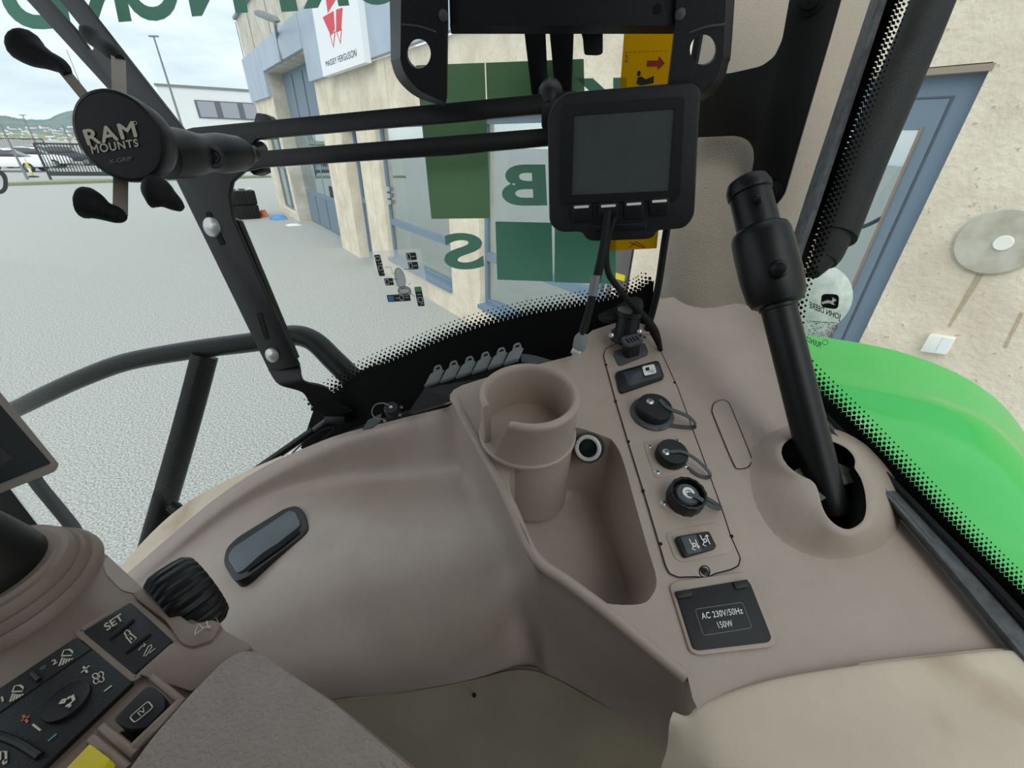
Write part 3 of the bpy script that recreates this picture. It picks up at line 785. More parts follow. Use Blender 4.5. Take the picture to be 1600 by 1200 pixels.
rows = [[at(*B[c][r]) for c in range(6)] for r in range(8)]
rdg = [dk(712, 622), dk(724, 646), dk(748, 691), dk(774, 739), dk(798, 786), dk(833, 862), at(846, 930, .465), at(854, 1066, .55)]
for r in range(8): rows[r].append(rdg[r])
GB = dense(rows, 6)
top = [dk(833, 862), dk(885, 905), dk(945, 950), dk(1010, 1004), dk(1074, 1056), dk(1092, 1100)]
bot = [at(854, 1066, .55), at(895, 1078, .54), at(950, 1106, .525), at(1010, 1144, .51), at(1064, 1178, .495), at(1100, 1215, .48)]
mdl = [rdg[6]]+[a.lerp(b, .42)-Vector((.003, 0, 0)) for a, b in zip(top[1:], bot[1:])]
GS = dense([top, mdl, bot], 6)
for i in range(len(GS)): GS[i][0] = GB[30+i][-1]
BV = [v for r in GB for v in r]; V = list(BV); F = []
nc = len(GB[0])
for i in range(len(GB)-1):
    for j in range(nc-1): F.append([i*nc+j, i*nc+j+1, (i+1)*nc+j+1, (i+1)*nc+j])
b0 = len(V); ns = len(GS[0]); V += [v for r in GS for v in r]
def gi(i, j): return (30+i)*nc+nc-1 if j == 0 else b0+i*ns+j
for i in range(len(GS)-1):
    for j in range(ns-1): F.append([gi(i, j), gi(i, j+1), gi(i+1, j+1), gi(i+1, j)])
belly = O('belly_panel', V, F, M['taupe2'], con, smooth=True, ang=88)
# rounded ridge moulding along the pocket
tube('ridge_edge', [dk(x, y)-DECK.n*.0045 for x, y in ridge_px], .0065, M['taupe'], con, 12)
# deck sheet: heightfield triangulated around pocket and lever dome
rim_px = [(796, 752), (806, 792), (840, 862), (888, 902), (934, 936), (956, 944), (1000, 944), (1018, 932), (1026, 906), (1012, 856), (992, 785), (972, 715), (958, 690), (945, 682), (897, 667), (872, 672), (835, 690), (806, 718)]
rim_px_raw = rim_px
flo_px = [(806, 806), (802, 850), (828, 930), (872, 985), (922, 1010), (940, 1012), (962, 988), (974, 955), (978, 925), (966, 890), (952, 845), (942, 812), (938, 800), (933, 786), (890, 768), (872, 780), (845, 793), (820, 800)]
def sm2(l, k=3): return [(p.x, p.y) for p in catmull([Vector((x, y, 0)) for x, y in l], k, True)]
rim_px = sm2(rim_px); flo_px = sm2(flo_px)
dome_px = [(1182, 690), (1171, 735), (1184, 795), (1222, 845), (1285, 873), (1345, 868), (1392, 842), (1411, 792), (1398, 742), (1362, 702), (1310, 672), (1240, 664)]
dome_px = [(p.x, p.y) for p in catmull([Vector((x, y, 0)) for x, y in dome_px], 4, True)]
out_px = [(708, 632), (703, 625), (703, 617), (709, 609), (722, 602), (760, 590), (830, 572), (893, 556), (906, 532), (926, 516), (960, 505), (1004, 492), (1030, 470), (1200, 470), (1226, 560), (1258, 640), (1292, 682), (1346, 744), (1400, 806), (1442, 855), (1500, 928), (1556, 998), (1600, 1050), (1420, 1080), (1200, 1110), (1100, 1130), (1082, 1090)]+ridge_px[::-1][:-1]
pil = sum(psec(*lo[-1]), Vector())/36
def deckz(p):
    """small shaping of the deck: flare to the pillar collar"""
    q = Vector((p.x-pil.x, p.y-pil.y)); d = math.hypot(q.x/.135, q.y/.15)
    return .022*max(0, 1.3-d)**2
def cdt_sheet(name, outl, holes, pl, m, par, step=.011, hz=None, th=.003):
    loops = [[pl.hit(*q) for q in outl]]+[[pl.hit(*q) for q in h] for h in holes]
    L2 = [[Vector((v.x, v.y)) for v in l] for l in loops]
    def dens(l):
        o = []
        for i, a in enumerate(l):
            b = l[(i+1) % len(l)]; k = max(1, int((b-a).length/step))
            for j in range(k): o.append(a.lerp(b, j/k))
        return o
    L2 = [dens(l) for l in L2]
    def inside(p, l):
        c = False
        for i in range(len(l)):
            a, b = l[i-1], l[i]
            if (a.y > p.y) != (b.y > p.y) and p.x < (b.x-a.x)*(p.y-a.y)/(b.y-a.y)+a.x: c = not c
        return c
    V2 = []; E_ = []
    for l in L2:
        b = len(V2); V2 += l; E_ += [(b+i, b+(i+1) % len(l)) for i in range(len(l))]
    x0 = min(v.x for v in L2[0]); x1 = max(v.x for v in L2[0]); y0 = min(v.y for v in L2[0]); y1 = max(v.y for v in L2[0])
    ok = lambda p: inside(p, L2[0]) and not any(inside(p, h) for h in L2[1:])
    y = y0; r = 0
    while y < y1:
        x = x0+(step/2 if r % 2 else 0)
        while x < x1:
            p = Vector((x, y))
            if ok(p) and min((p-q).length for l in L2 for q in l) > step*.5: V2.append(p)
            x += step
        y += step*.87; r += 1
    res = geometry.delaunay_2d_cdt(V2, E_, [], 0, 1e-6)
    vv, ff = res[0], res[2]
    n = pl.n
    def z(p): return pl.p.z-((p.x-pl.p.x)*n.x+(p.y-pl.p.y)*n.y)/n.z
    V3 = [Vector((p.x, p.y, z(p)+(hz(p) if hz else 0))) for p in vv]
    F3 = []
    for t in ff:
        c = sum((vv[i] for i in t), Vector((0, 0)))/len(t)
        if ok(c): F3.append(list(t))
    return O(name, V3, F3, m, par, smooth=True, ang=60)
cdt_sheet('deck', out_px, [rim_px, dome_px], DECK, M['taupe'], con, hz=deckz)
# pocket
rim = DECK.px(rim_px); flo = DECK.off(-.10).px(flo_px)
def mixl(a, b, t, dz=0): return [p.lerp(q, t)+Vector((0, 0, dz)) for p, q in zip(a, b)]
def up(l, k=3): return catmull(l, k, True)
cen = sum(flo, Vector())/len(flo)
fin = [p.lerp(cen, .10) for p in flo]
pk = loft('storage_pocket', [rim, mixl(rim, flo, .03, -.001), mixl(rim, flo, .5), mixl(rim, flo, .9), mixl(flo, fin, .35, .002), fin, [p.lerp(cen, .6) for p in fin]], M['taupe2'], con, False, True, ang=75)
# cup holder
cz = at(828, 612, .50); RC = .0595
cpl = Plane(cz, (0, 0, 1))
def angc(x, y):
    p = cpl.hit(x, y)-cz; return math.atan2(p.y, p.x)
a0 = angc(749, 630); a1 = angc(790, 658)
TILT = Matrix.Rotation(math.radians(9), 3, 'X')
def tilt(p): return cz+TILT @ (p-cz)
if a1 < a0: a1 += 2*math.pi
sweep0, sweep1 = a1, a0+2*math.pi
prof = [(RC-.0085, -.066), (RC-.0082, -.008), (RC-.0075, -.003), (RC-.005, -.0002), (RC-.0015, -.0004), (RC+.001, -.003), (RC+.0015, -.007), (RC+.0, -.011), (RC+.001, -.066)]
V = []; F = []; NS = 60
for i in range(NS+1):
    a = sweep0+(sweep1-sweep0)*i/NS
    tp = min(i, NS-i); dz = -.0015 if tp == 0 else 0
    for r, h in prof:
        s0_ = sweep0-.34*(-h/.066); a = s0_+(sweep1-s0_)*i/NS
        V.append(tilt(cz+Vector((math.cos(a)*r, math.sin(a)*r, h+dz*(h > -.05)))))
k = len(prof)
for i in range(NS):
    for j in range(k): F.append([i*k+j, i*k+(j+1) % k, (i+1)*k+(j+1) % k, (i+1)*k+j])
F += [list(range(k)), list(range(NS*k, NS*k+k))]
cup = O('cup_holder', V, F, M['taupe'], con, smooth=True, ang=50)
lathe('cup_floor', cz, TILT @ Vector((0, 0, 1)), [(0, -.079), (.044, -.079), (.049, -.076), (RC-.008, -.064)], M['taupe2'], cup, 40)
lathe('cup_skirt', cz, TILT @ Vector((0, 0, 1)), [(RC-.012, -.0645), (RC+.002, -.064), (RC+.0035, -.066), (RC+.0035, -.069), (RC-.001, -.072), (RC-.004, -.076)], M['taupe'], cup, 48)
lathe('cup_well', cz+Vector((.011, .016, 0)), (0, 0, 1), [(.050, -.084), (.050, -.1), (.049, -.185)], M['taupe2'], cup, 48)
# 12 V socket in the pocket wall
pc = at(919, 700, .545); ax = (CAM-pc).normalized()*.8+Vector((-.35, -.5, .2))
ls = lathe('lighter_socket', pc, ax, [(.0195, -.012), (.0195, .001), (.0185, .003), (.017, .003)], mat('green_black_collar', (30, 48, 40), .4), con, 32)
lathe('chrome_ring', pc, ax, [(.0118, -.02), (.0118, .003), (.013, .0056), (.016, .0056), (.0176, .003), (.0176, -.004)], mat('bright_nickel', (226, 227, 226), .3, metal=.25), ls, 32)
lathe('barrel', pc, ax, [(.0125, .003), (.012, -.02), (0, -.021)], M['void'], ls, 24)
# ---- connector panel
PAN = DECK.off(.0016)
pan_px = [(943, 556), (946, 545), (958, 539), (1000, 524), (1014, 522), (1024, 530), (1030, 543), (1059, 606), (1084, 675), (1110, 746), (1127, 792), (1142, 838), (1157, 872), (1154, 884), (1142, 890), (1118, 896), (1104, 903), (1088, 901), (1060, 902), (1046, 896), (1040, 884), (1030, 850), (1005, 766), (981, 689), (962, 626)]
cp = plate('connector_panel', PAN.px(rnd(pan_px, 3, 2)), .0014, M['taupe'], con)
gp_ = DECK.off(.0004)
def outline(name, pl, px, w, m, par, lift=.0):
    P = [pl.hit(*q) for q in px]; P.append(P[0])
    g = lambda u, v: P[int(u)]
    g.n = pl.n
    return strokes(name, g, [[(i, 0) for i in range(len(P))]], w, m, par)
outline('panel_gap', DECK.off(.0018), rnd(pan_px, 3, 2), .0012, M['void'], cp)
for x, y in ((947, 570), (962, 627), (982, 690), (1005, 767), (1032, 850), (1029, 545), (1054, 598), (1143, 838)):
    lathe('clip_notch', PAN.hit(x, y), DECK.n, [(0, .0012), (.0018, .0012), (.0018, -.001)], M['void'], cp, 8)
# hatch groove
hp = rnd([(1113, 632), (1136, 625), (1174, 722), (1150, 731)], 14, 6)
hp = [(1113, 640), (1116, 630), (1126, 625), (1136, 627), (1143, 638), (1173, 712), (1174, 722), (1168, 730), (1155, 732), (1146, 724), (1116, 652)]
ht_ = plate('blank_hatch', DECK.off(.001).px([(p.x, p.y) for p in catmull([Vector((x, y, 0)) for x, y in hp], 4, True)]), .0008, M['taupe'], con)
outline('hatch_gap', DECK.off(.0013), [(p.x, p.y) for p in catmull([Vector((x, y, 0)) for x, y in hp], 4, True)], .0011, M['void'], ht_)
def pxr(pl, x, y, rpx):
    return (pl.hit(x+rpx, y)-pl.hit(x, y)).length
def screw(x, y, r, pl, par, m=None, hgt=.002):
    c = pl.hit(x, y); s = lathe('screw', c, pl.n, [(0, hgt), (r*.5, hgt*.95), (r, hgt*.3), (r*1.15, 0), (r*1.15, -.001)], m or M['steel'], par, 14)
    a = pl.n.orthogonal().normalized()
    for t in (a, pl.n.cross(a)): box('cross_slot', c+pl.n*hgt*.97, t*r*.55, pl.n.cross(t)*r*.13, pl.n*.0002, M['void'], s)
    return s
def strap(par, pts, w, th=.0012, m=None):
    """flat rubber strap bent through measured points"""
    P = catmull(pts, 6); V = []; F = []
    sd = None
    for i, p in enumerate(P):
        t = (P[min(i+1, len(P)-1)]-P[max(i-1, 0)]).normalized(); s = t.cross(DECK.n)
        s = s.normalized() if s.length > .2 else (sd or t.orthogonal()); sd = s; n = s.cross(t).normalized()
        V += [p+s*w/2+n*th/2, p-s*w/2+n*th/2, p-s*w/2-n*th/2, p+s*w/2-n*th/2]
    for i in range(len(P)-1):
        for j in range(4): F.append([4*i+j, 4*i+(j+1) % 4, 4*i+4+(j+1) % 4, 4*i+4+j])
    F += [[0, 1, 2, 3], [len(V)-4, len(V)-3, len(V)-2, len(V)-1]]
    return O('tether_strap', V, F, m or M['grey'], par, smooth=True)
n = DECK.n
# vent-like plug at the top of the panel
pb = plate('plug_base', DECK.off(.006).px(rnd([(958, 549), (1008, 535), (1014, 552), (968, 570)], 4)), .006, M['grey'], con, bev=.001)
q0, q1 = DECK.off(.006).hit(988, 551), None
qc = DECK.off(.006).hit(985, 552); ax = (n+(CAM-qc).normalized()*.1+Vector((-.12, 0, 0))).normalized()
bx_, by_ = (DECK.hit(1000, 548)-DECK.hit(972, 556)).normalized(), None
by_ = ax.cross(bx_).normalized()
def rrect(c, a, b, r=.45, k=6):
    pts = rnd([(-1, -1), (1, -1), (1, 1), (-1, 1)], r, k); return [c+a*x+b*y for x, y in pts]
loft('plug_body', [rrect(qc+ax*h, bx_*w, by_*d, .5) for h, w, d in ((0, .0125, .009), (.024, .0125, .009), (.024, .0145, .010), (.030, .0145, .010))], M['black'], pb, False, False, ang=30)
ho = [rrect(qc+ax*.0305+bx_*(-.0085+i*.0057), bx_*.0015, by_*.006, .9, 3) for i in range(4)]
plate('plug_grille', rrect(qc+ax*.0305, bx_*.0155, by_*.0105, .6), .004, M['grey'], pb, holes=ho)
screw(1007, 527, .0028, PAN, cp, M['grey'], .0006)
# rocker switch with lock symbol
RK = DECK.off(.006)
rk = plate('rocker_switch', RK.px(rnd([(961, 581), (1029, 562), (1039, 590), (969, 614)], 6)), .007, M['black'], con, bev=.0012)
g = [RK.off(.001).px([(966, 586), (992, 577), (1026, 568)]), RK.off(.0065).px([(968, 592), (995, 583), (1031, 580)]), RK.off(.001).px([(970, 606), (1000, 596), (1034, 586)])]
grid('rocker', [RK.off(.0).px([(966, 584), (990, 577), (1026, 566)]), [RK.off(-.002).hit(968, 594), RK.off(.003).hit(994, 582), RK.off(.004).hit(1030, 573)], RK.off(.0).px([(971, 607), (1000, 598), (1035, 588)])], mat('rocker_sheen_grey', (58, 64, 70), .35), rk, 4, .003)  # grey-blue base stands for the highlights on the black rocker
f = quad(RK.off(.0045), (1003, 573), (1022, 569), (1026, 583), (1007, 588))
ic = patch('icon_label', f, [rnd([(0, 0), (1, 0), (1, 1), (0, 1)], .18)], M['white'], rk)
patch('lock_icon', f, [[(.2, .22), (.52, .22), (.52, .56), (.2, .56)]], M['ink'], ic, lift=.0003)
strokes('lock_icon', quad(RK.off(.0049), (1003, 573), (1022, 569), (1026, 583), (1007, 588)), [[(.35, .6), (.5, .72), (.75, .55), (.85, .75), (.6, .85)]], .0009, M['ink'], ic)
# three capped round sockets
def knurl(k, d): return lambda i: 1 if (i % k) else 1-d
c = DECK.hit(1018, 648); R1 = pxr(DECK, 1018, 640, 32)
k1 = lathe('capped_socket', c, n, [(R1*1.02, 0), (R1*1.02, .004), (R1*.92, .006), (R1*.78, .0065)], M['grey'], con, 36)
ang6 = [c+n*.0062+(bx_*math.cos(math.pi/3*i+.3)+n.cross(bx_)*math.sin(math.pi/3*i+.3))*R1*1.02 for i in range(6)]
plate('hex_flange', ang6, .004, M['grey'], k1, bev=.0008)
lathe('cap', c, n, [(R1*.80, .005), (R1*.80, .0185), (R1*.74, .0205), (R1*.35, .0208), (0, .0208)], M['blackgrain'], k1, 60, rad=lambda i: 1-.025*(i % 2))
screw(1016, 627, .0045, DECK.off(.021), k1)
strap(k1, [c+n*.0215+(DECK.hit(1024, 640)-DECK.hit(1018, 648)), DECK.off(.022).hit(1045, 638), DECK.off(.020).hit(1074, 650), DECK.off(.010).hit(1086, 662), DECK.off(.003).hit(1082, 668), DECK.off(.003).hit(1066, 667), DECK.off(.004).hit(1046, 664)], .0058)
c = DECK.hit(1046, 716); R2 = pxr(DECK, 1046, 712, 23)
k2 = plate('capped_socket', DECK.off(.0024).px(rnd([(1004, 690), (1061, 680), (1083, 736), (1024, 748)], 7)), .0012, M['taupe'], con, bev=.0006)
lathe('cap', c, n, [(R2, .002), (R2*1.03, .005), (R2*1.03, .014), (R2*.96, .0165), (0, .0168)], M['black'], k2, 64, rad=lambda i: 1-.035*(i % 2))
screw(1041, 706, .0042, DECK.off(.0165), k2, None, .0015)
for x, y in ((1015, 698), (1058, 689), (1071, 728), (1027, 738)): screw(x, y, .0036, DECK.off(.0022), k2)
strap(k2, [DECK.off(.0178).hit(1046, 706), DECK.off(.018).hit(1066, 706), DECK.off(.016).hit(1088, 718), DECK.off(.009).hit(1108, 738), DECK.off(.004).hit(1106, 746), DECK.off(.003).hit(1090, 742), DECK.off(.003).hit(1074, 730)], .0042)
c = DECK.hit(1067, 783); R3 = pxr(DECK, 1067, 778, 27)
k3 = plate('capped_socket', DECK.off(.0024).px(rnd([(1030, 783), (1044, 755), (1085, 755), (1104, 775), (1094, 800), (1062, 810), (1036, 795)], 8)), .0012, M['taupe'], con, bev=.0005)
lathe('collar', c, n, [(R3, .001), (R3*1.02, .004), (R3*1.04, .016), (R3, .021), (R3*.9, .0215), (R3*.86, .0205), (R3*.84, .008), (R3*.5, .008)], M['black'], k3, 56, rad=lambda i: 1-.03*((i//2) % 2))
lathe('dust_plug', c, n, [(R3*.66, .006), (R3*.66, .0165), (R3*.58, .0185), (R3*.3, .019), (0, .019)], M['grey'], k3, 36)
lathe('white_ring', c+n*.019, n, [(R3*.17, -.001), (R3*.18, .002), (R3*.32, .002), (R3*.34, -.001)], M['white'], k3, 28)
lathe('rivet', c+n*.019, n, [(0, .002), (R3*.12, .0015), (R3*.16, -.001)], M['chrome'], k3, 16)
for x, y in ((1037, 786), (1097, 776)): screw(x, y, .0036, DECK.off(.0022), k3)
strap(k3, [DECK.off(.0205).hit(1074, 772), DECK.off(.021).hit(1090, 777), DECK.off(.017).hit(1108, 789), DECK.off(.010).hit(1122, 794), DECK.off(.005).hit(1124, 791), DECK.off(.003).hit(1110, 782), DECK.off(.003).hit(1100, 776)], .005)
# seat switch
SW = DECK.off(.0026)
sr = plate('seat_switch', SW.px(rnd([(1040, 834), (1060, 826), (1118, 816), (1128, 822), (1144, 856), (1138, 864), (1066, 878), (1054, 872)], 5)), .0012, M['taupe'], con, bev=.0006)
S2 = DECK.off(.009)
plate('switch_body', S2.px(rnd([(1055, 838), (1108, 829), (1121, 855), (1070, 870)], 5)), .009, M['black'], sr, bev=.0014)
plate('rocker_half', S2.off(.0012).px(rnd([(1063, 839), (1087, 835), (1097, 861), (1074, 866)], 2)), .0012, M['grey'], sr, bev=.0004)
f = quad(S2.off(.0014), (1065, 839), (1108, 831), (1116, 856), (1075, 865))
strokes('seat_symbol', f, [[(.22, .2), (.24, .5), (.3, .62), (.2, .8), (.3, .9)], circ(.32, .6, .06, .1), [(.42, .3), (.44, .85), (.38, .72)], [(.44, .85), (.48, .70)],
                           [(.64, .1), (.66, .4), (.72, .52), (.62, .7), (.72, .8)], circ(.75, .48, .06, .1), [(.88, .75), (.85, .15), (.79, .3)], [(.85, .15), (.92, .28)]], .0011, M['white'], sr)
screw(1101, 893, .0038, PAN, cp, M['black'], .0012)
outline('screw_ring', PAN.off(.0003), ell(1101, 893, 8, 9), .0012, M['void'], cp)
# 230 V outlet cover
AC = DECK.off(.004)
bz = plate('outlet_cover', DECK.off(.003).px(rnd([(1046, 914), (1060, 907), (1165, 893), (1174, 902), (1214, 1000), (1206, 1011), (1092, 1024), (1078, 1018)], 7)), .003, M['taupe'], con, bev=.0012)
plate('lid', DECK.off(.0045).px(rnd([(1055, 924), (1167, 905), (1173, 912), (1206, 996), (1202, 1003), (1092, 1016), (1083, 1013)], 4)), .0035, M['blackgrain'], bz, bev=.0006)
for q in ([(1055, 924), (1080, 920), (1083, 931), (1059, 935)], [(1145, 909), (1168, 905), (1172, 916), (1150, 920)]): plate('hinge', DECK.off(.0062).px(rnd(q, 2)), .0045, M['black'], bz, bev=.0008)
outline('label_frame', DECK.off(.0048), rnd([(1086, 952), (1160, 941), (1175, 981), (1099, 993)], 4), .0005, M['lgrey'], bz)
text('lettering', 'AC 230V/50Hz', quad(DECK.off(.0047), (1094, 958), (1158, 949), (1161, 959), (1097, 968)), M['white'], bz, bold=.016, space=1.08)
text('lettering', '150W', quad(DECK.off(.0047), (1119, 972), (1142, 969), (1146, 979), (1123, 982)), M['white'], bz, bold=.016, space=1.08)
# lever dome with its dark slot
hole_px = [(1221, 701), (1231, 688), (1250, 683), (1272, 683), (1292, 687), (1319, 698), (1333, 712), (1336, 723), (1335, 731), (1345, 747), (1352, 772), (1353, 800), (1345, 817), (1326, 827), (1309, 822), (1294, 809), (1285, 792), (1279, 770), (1274, 757), (1264, 748), (1251, 743), (1234, 731), (1223, 716)]
def polar(px, cx, cy, n=72):
    out = []; P = [Vector((x, y)) for x, y in px]
    for i in range(n):
        a = 2*math.pi*i/n; d = Vector((math.cos(a), math.sin(a))); best = 0
        for j in range(len(P)):
            p, q = P[j-1], P[j]; e_ = q-p; den = d.x*e_.y-d.y*e_.x
            if abs(den) < 1e-9: continue
            w = p-Vector((cx, cy)); t = (w.x*e_.y-w.y*e_.x)/den; s = (w.x*d.y-w.y*d.x)/den
            if t > 0 and -1e-6 <= s <= 1+1e-6: best = max(best, t)
        out.append((cx+d.x*best, cy+d.y*best))
    return out
hs = [(p.x, p.y) for p in catmull([Vector((x, y, 0)) for x, y in hole_px], 3, True)]
o_, h_ = polar(dome_px, 1298, 752), polar(hs, 1298, 752)
DH = .034
def dring(t, hgt): return [DECK.off(hgt).hit(a*(1-t)+c*t, b*(1-t)+d*t) for (a, b), (c, d) in zip(o_, h_)]
dm = loft('lever_dome', [dring(0, 0), dring(.06, .002), dring(.18, .0075), dring(.4, .018), dring(.7, .029), dring(.95, DH), dring(1.0, DH-.0005), dring(1.0, DH-.006)], M['taupe'], con, ang=80)
dn_ = [DECK.off(DH-.006).hit(*q)-n*.0 for q in h_]
loft('slot_well', [dn_, [p-n*.10 for p in dn_]], M['void'], dm, False, True)
grid('slot_bridge', [[DECK.off(.018).hit(*q) for q in ((1236, 738), (1272, 722), (1310, 724), (1346, 742))], [DECK.off(.016).hit(*q) for q in ((1262, 768), (1284, 782), (1306, 762), (1346, 750))]], mat('dusty_grey_gasket', (120, 116, 108), .9, c2=(70, 68, 64), vs=90), dm, 4, .002)
# latch on the belly
def bel(x, y):
    best = None; bd = 1e9
    for v in BV:
        a, b, c_ = proj(v); d = (a-x)**2+(b-y)**2
        if d < bd: bd = d; best = c_
    return at(x, y, best)
LP = fit(bel(362, 880), bel(470, 812), bel(400, 815))
lt = plate('latch_handle', LP.off(.012).px(rnd([(348, 880), (353, 856), (372, 838), (446, 793), (464, 789), (474, 798), (482, 824), (476, 834), (384, 903), (366, 909)], 9)), .03, M['black'], con, bev=.002)
plate('latch_lid', LP.off(.0155).px(rnd([(355, 872), (362, 857), (452, 797), (462, 800), (470, 820), (384, 888), (370, 896)], 6)), .004, mat('slate_grey_plastic', (82, 92, 100), .4), lt, bev=.001)
grid('finger_recess', [LP.off(.017).px([(382, 889), (410, 864), (440, 845), (466, 826)]), LP.off(.015).px([(386, 893), (415, 872), (444, 851), (468, 831)])], M['void'], lt, 3, .001)
# small tethered cap on the sill
sp = facing(613, 641, .80, (0, -.5, 1))
ca = lathe('tethered_cap', sp.p, sp.n, [(.0145, -.004), (.0145, .008), (.012, .0105), (0, .0105)], M['black'], con, 24)
lathe('rivet', sp.p+sp.n*.0105, sp.n, [(.003, -.001), (.003, .002), (0, .0025)], M['steel'], ca, 10)
tube('cord_loop', [sp.off(.011).hit(611, 637), sp.off(.014).hit(600, 630), sp.off(.01).hit(586, 633), sp.off(.004).hit(581, 645), sp.off(.002).hit(588, 654), sp.off(.002).hit(600, 655)], .0012, M['lgrey'], ca, 6)
plate('tag_flap', sp.off(.002).px([(566, 671), (575, 656), (596, 646), (594, 658), (582, 668)]), .003, M['grey'], ca)
for x, y in ((601, 657), (627, 636), (625, 648)): screw(x, y, .0026, sp, ca)
# cream trim left of the belly and kick panel below
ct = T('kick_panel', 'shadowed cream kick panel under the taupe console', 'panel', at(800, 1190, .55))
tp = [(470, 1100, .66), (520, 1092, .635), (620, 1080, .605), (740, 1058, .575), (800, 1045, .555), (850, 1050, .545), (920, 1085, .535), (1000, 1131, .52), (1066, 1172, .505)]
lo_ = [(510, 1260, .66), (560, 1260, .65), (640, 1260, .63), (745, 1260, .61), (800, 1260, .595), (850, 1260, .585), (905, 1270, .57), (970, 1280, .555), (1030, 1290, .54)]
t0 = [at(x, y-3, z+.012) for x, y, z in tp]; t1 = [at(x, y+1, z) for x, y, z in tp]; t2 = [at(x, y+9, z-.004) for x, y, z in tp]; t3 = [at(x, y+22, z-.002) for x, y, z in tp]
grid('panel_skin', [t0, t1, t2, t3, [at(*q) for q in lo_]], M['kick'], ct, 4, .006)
lathe('dark_plug', at(741, 1086, .566), CAM-at(741, 1086, .566), [(.003, 0), (.003, .002), (0, .003)], M['void'], ct, 10)
tr = T('sill_trim', 'cream curved trim strip along the left edge of the console', 'trim', at(260, 830, .9))
grid('trim_skin', [[at(140, 940, .80), at(236, 833, .90), at(300, 780, .93), at(372, 742, .935), (at(440, 712, .93))],
                   [at(165, 930, .79), at(262, 838, .88), at(322, 790, .905), at(385, 752, .91), at(445, 718, .91)],
                   [at(190, 925, .78), at(275, 835, .86), at(335, 789, .885), at(395, 752, .89), at(455, 720, .89)]], M['cream'], tr, 4, .006)
fb = T('fender_cover', 'dusty cream moulded fender cover at the lower right corner', 'panel', at(1350, 1180, .34))
r0 = [(1052, 1112, .365), (1075, 1118, .36), (1100, 1098, .362), (1200, 1063, .368), (1350, 1038, .372), (1500, 1021, .378), (1578, 1016, .383), (1680, 1030, .38)]
r1 = [(1046, 1130, .36), (1078, 1126, .355), (1106, 1105, .356), (1205, 1070, .362), (1354, 1045, .366), (1505, 1028, .372), (1585, 1023, .377), (1690, 1040, .374)]
r2 = [(1042, 1170, .36), (1080, 1165, .345), (1120, 1150, .34), (1220, 1125, .342), (1365, 1105, .345), (1515, 1090, .350), (1600, 1085, .354), (1700, 1090, .355)]
r3 = [(1030, 1215, .36), (1090, 1215, .335), (1135, 1210, .322), (1240, 1200, .316), (1380, 1190, .316), (1530, 1180, .318), (1620, 1175, .32), (1720, 1170, .325)]
r4 = [(1020, 1320, .36), (1095, 1320, .33), (1145, 1320, .30), (1260, 1330, .285), (1400, 1330, .283), (1550, 1330, .283), (1640, 1330, .285), (1740, 1330, .29)]
grid('cover_skin', [[at(*q) for q in r] for r in (r0, r1, r2, r3, r4)], M['cream'], fb, 4, .006)
# ================================================================== THINGS IN THE CAB
# lever
lv = T('lever', 'tall black lever with a thick grip rising from the console dome', 'lever', at(1285, 745, .50))
b0, b1 = at(1287, 760, .495), at(1165, 277, .53); ax = (b1-b0); LL = ax.length; ax = ax.normalized()
def hh(y): return LL*(760-y)/(760-277)
lathe('shaft', b0, ax, [(.0195, -.03), (.0195, hh(492)), (.0215, hh(490)), (.0215, hh(478))], M['satin'], lv, 32)
lathe('lower_grip', b0, ax, [(.022, hh(486)), (.0285, hh(482)), (.0325, hh(470)), (.0345, hh(440)), (.0345, hh(400)), (.0335, hh(376)), (.031, hh(366)), (.026, hh(361)), (.02, hh(360))], M['satin'], lv, 36)
lathe('upper_grip', b0, ax, [(.0245, hh(368)), (.0238, hh(310)), (.0232, hh(306)), (.0255, hh(305)), (.026, hh(296)), (.0225, hh(284)), (.014, hh(278)), (0, hh(276.5))], M['satin'], lv, 36)
for x, y, r in ((1217, 420, .0105), (1184, 311, .0055)):
    p = at(x, y, .478 if r > .01 else .499); lathe('push_button', p, CAM-p, [(r, -.01), (r, 0), (r*.7, r*.5), (0, r*.7)], M['satin'], lv, 20)
# bracket plate on the pillar
pp = facing(1210, 180, .655, (CAM-at(1210, 180, .655)).normalized()+Vector((-.25, -.1, 0)))
bp_ = T('bracket_plate', 'flat black steel plate screwed to the cream pillar', 'bracket', pp.hit(1205, 320))
pts = [(1060, 216), (1150, 212), (1168, 218), (1177, 232), (1178, 250), (1168, 300), (1176, 318), (1196, 327), (1212, 322), (1226, 304), (1300, 48), (1375, -220), (1282, -220), (1233, 0), (1222, 62), (1210, 88), (1190, 103), (1142, 114), (1060, 122)]
plate('plate', pp.px(rnd(pts, 8, 3)), .012, M['satin'], bp_, bev=.002)
for x, y in ((1268, 2), (1204, 300)):
    q = pp.hit(x, y); lathe('bolt_head', q, pp.n, [(.017, 0), (.017, .003), (.011, .004), (.010, .010), (0, .011)], M['satin'], bp_, 24)
# display frame bracket along the window
fb_ = T('window_bracket', 'black flat steel bracket with two rails along the side window', 'bracket', BRK.hit(530, 640))
mp_ = [(-96, -150), (41, 0), (180, 152), (262, 255), (275, 282), (357, 450), (421, 582), (466, 572), (410, 450), (362, 340), (357, 305), (362, 284), (380, 268), (410, 261), (700, 242), (900, 223), (900, 196), (700, 212), (402, 236), (392, 227), (400, 218), (422, 215), (700, 191), (900, 172), (900, 141), (300, 199), (286, 203), (127, 0), (8, -150), (-24, -150), (92, 0), (126, 42), (146, 70), (145, 77), (138, 78), (117, 47), (76, 0), (-44, -150)]
plate('bracket_frame', BRK.px(mp_), .008, M['satin'], fb_, bev=.0015)
plate('stiffener', BRK.off(-.012).px([(362, 340), (372, 345), (412, 440), (462, 560), (455, 566), (402, 440)]), .012, M['satin'], fb_, bev=.001)
sl = BRK.off(.0012)
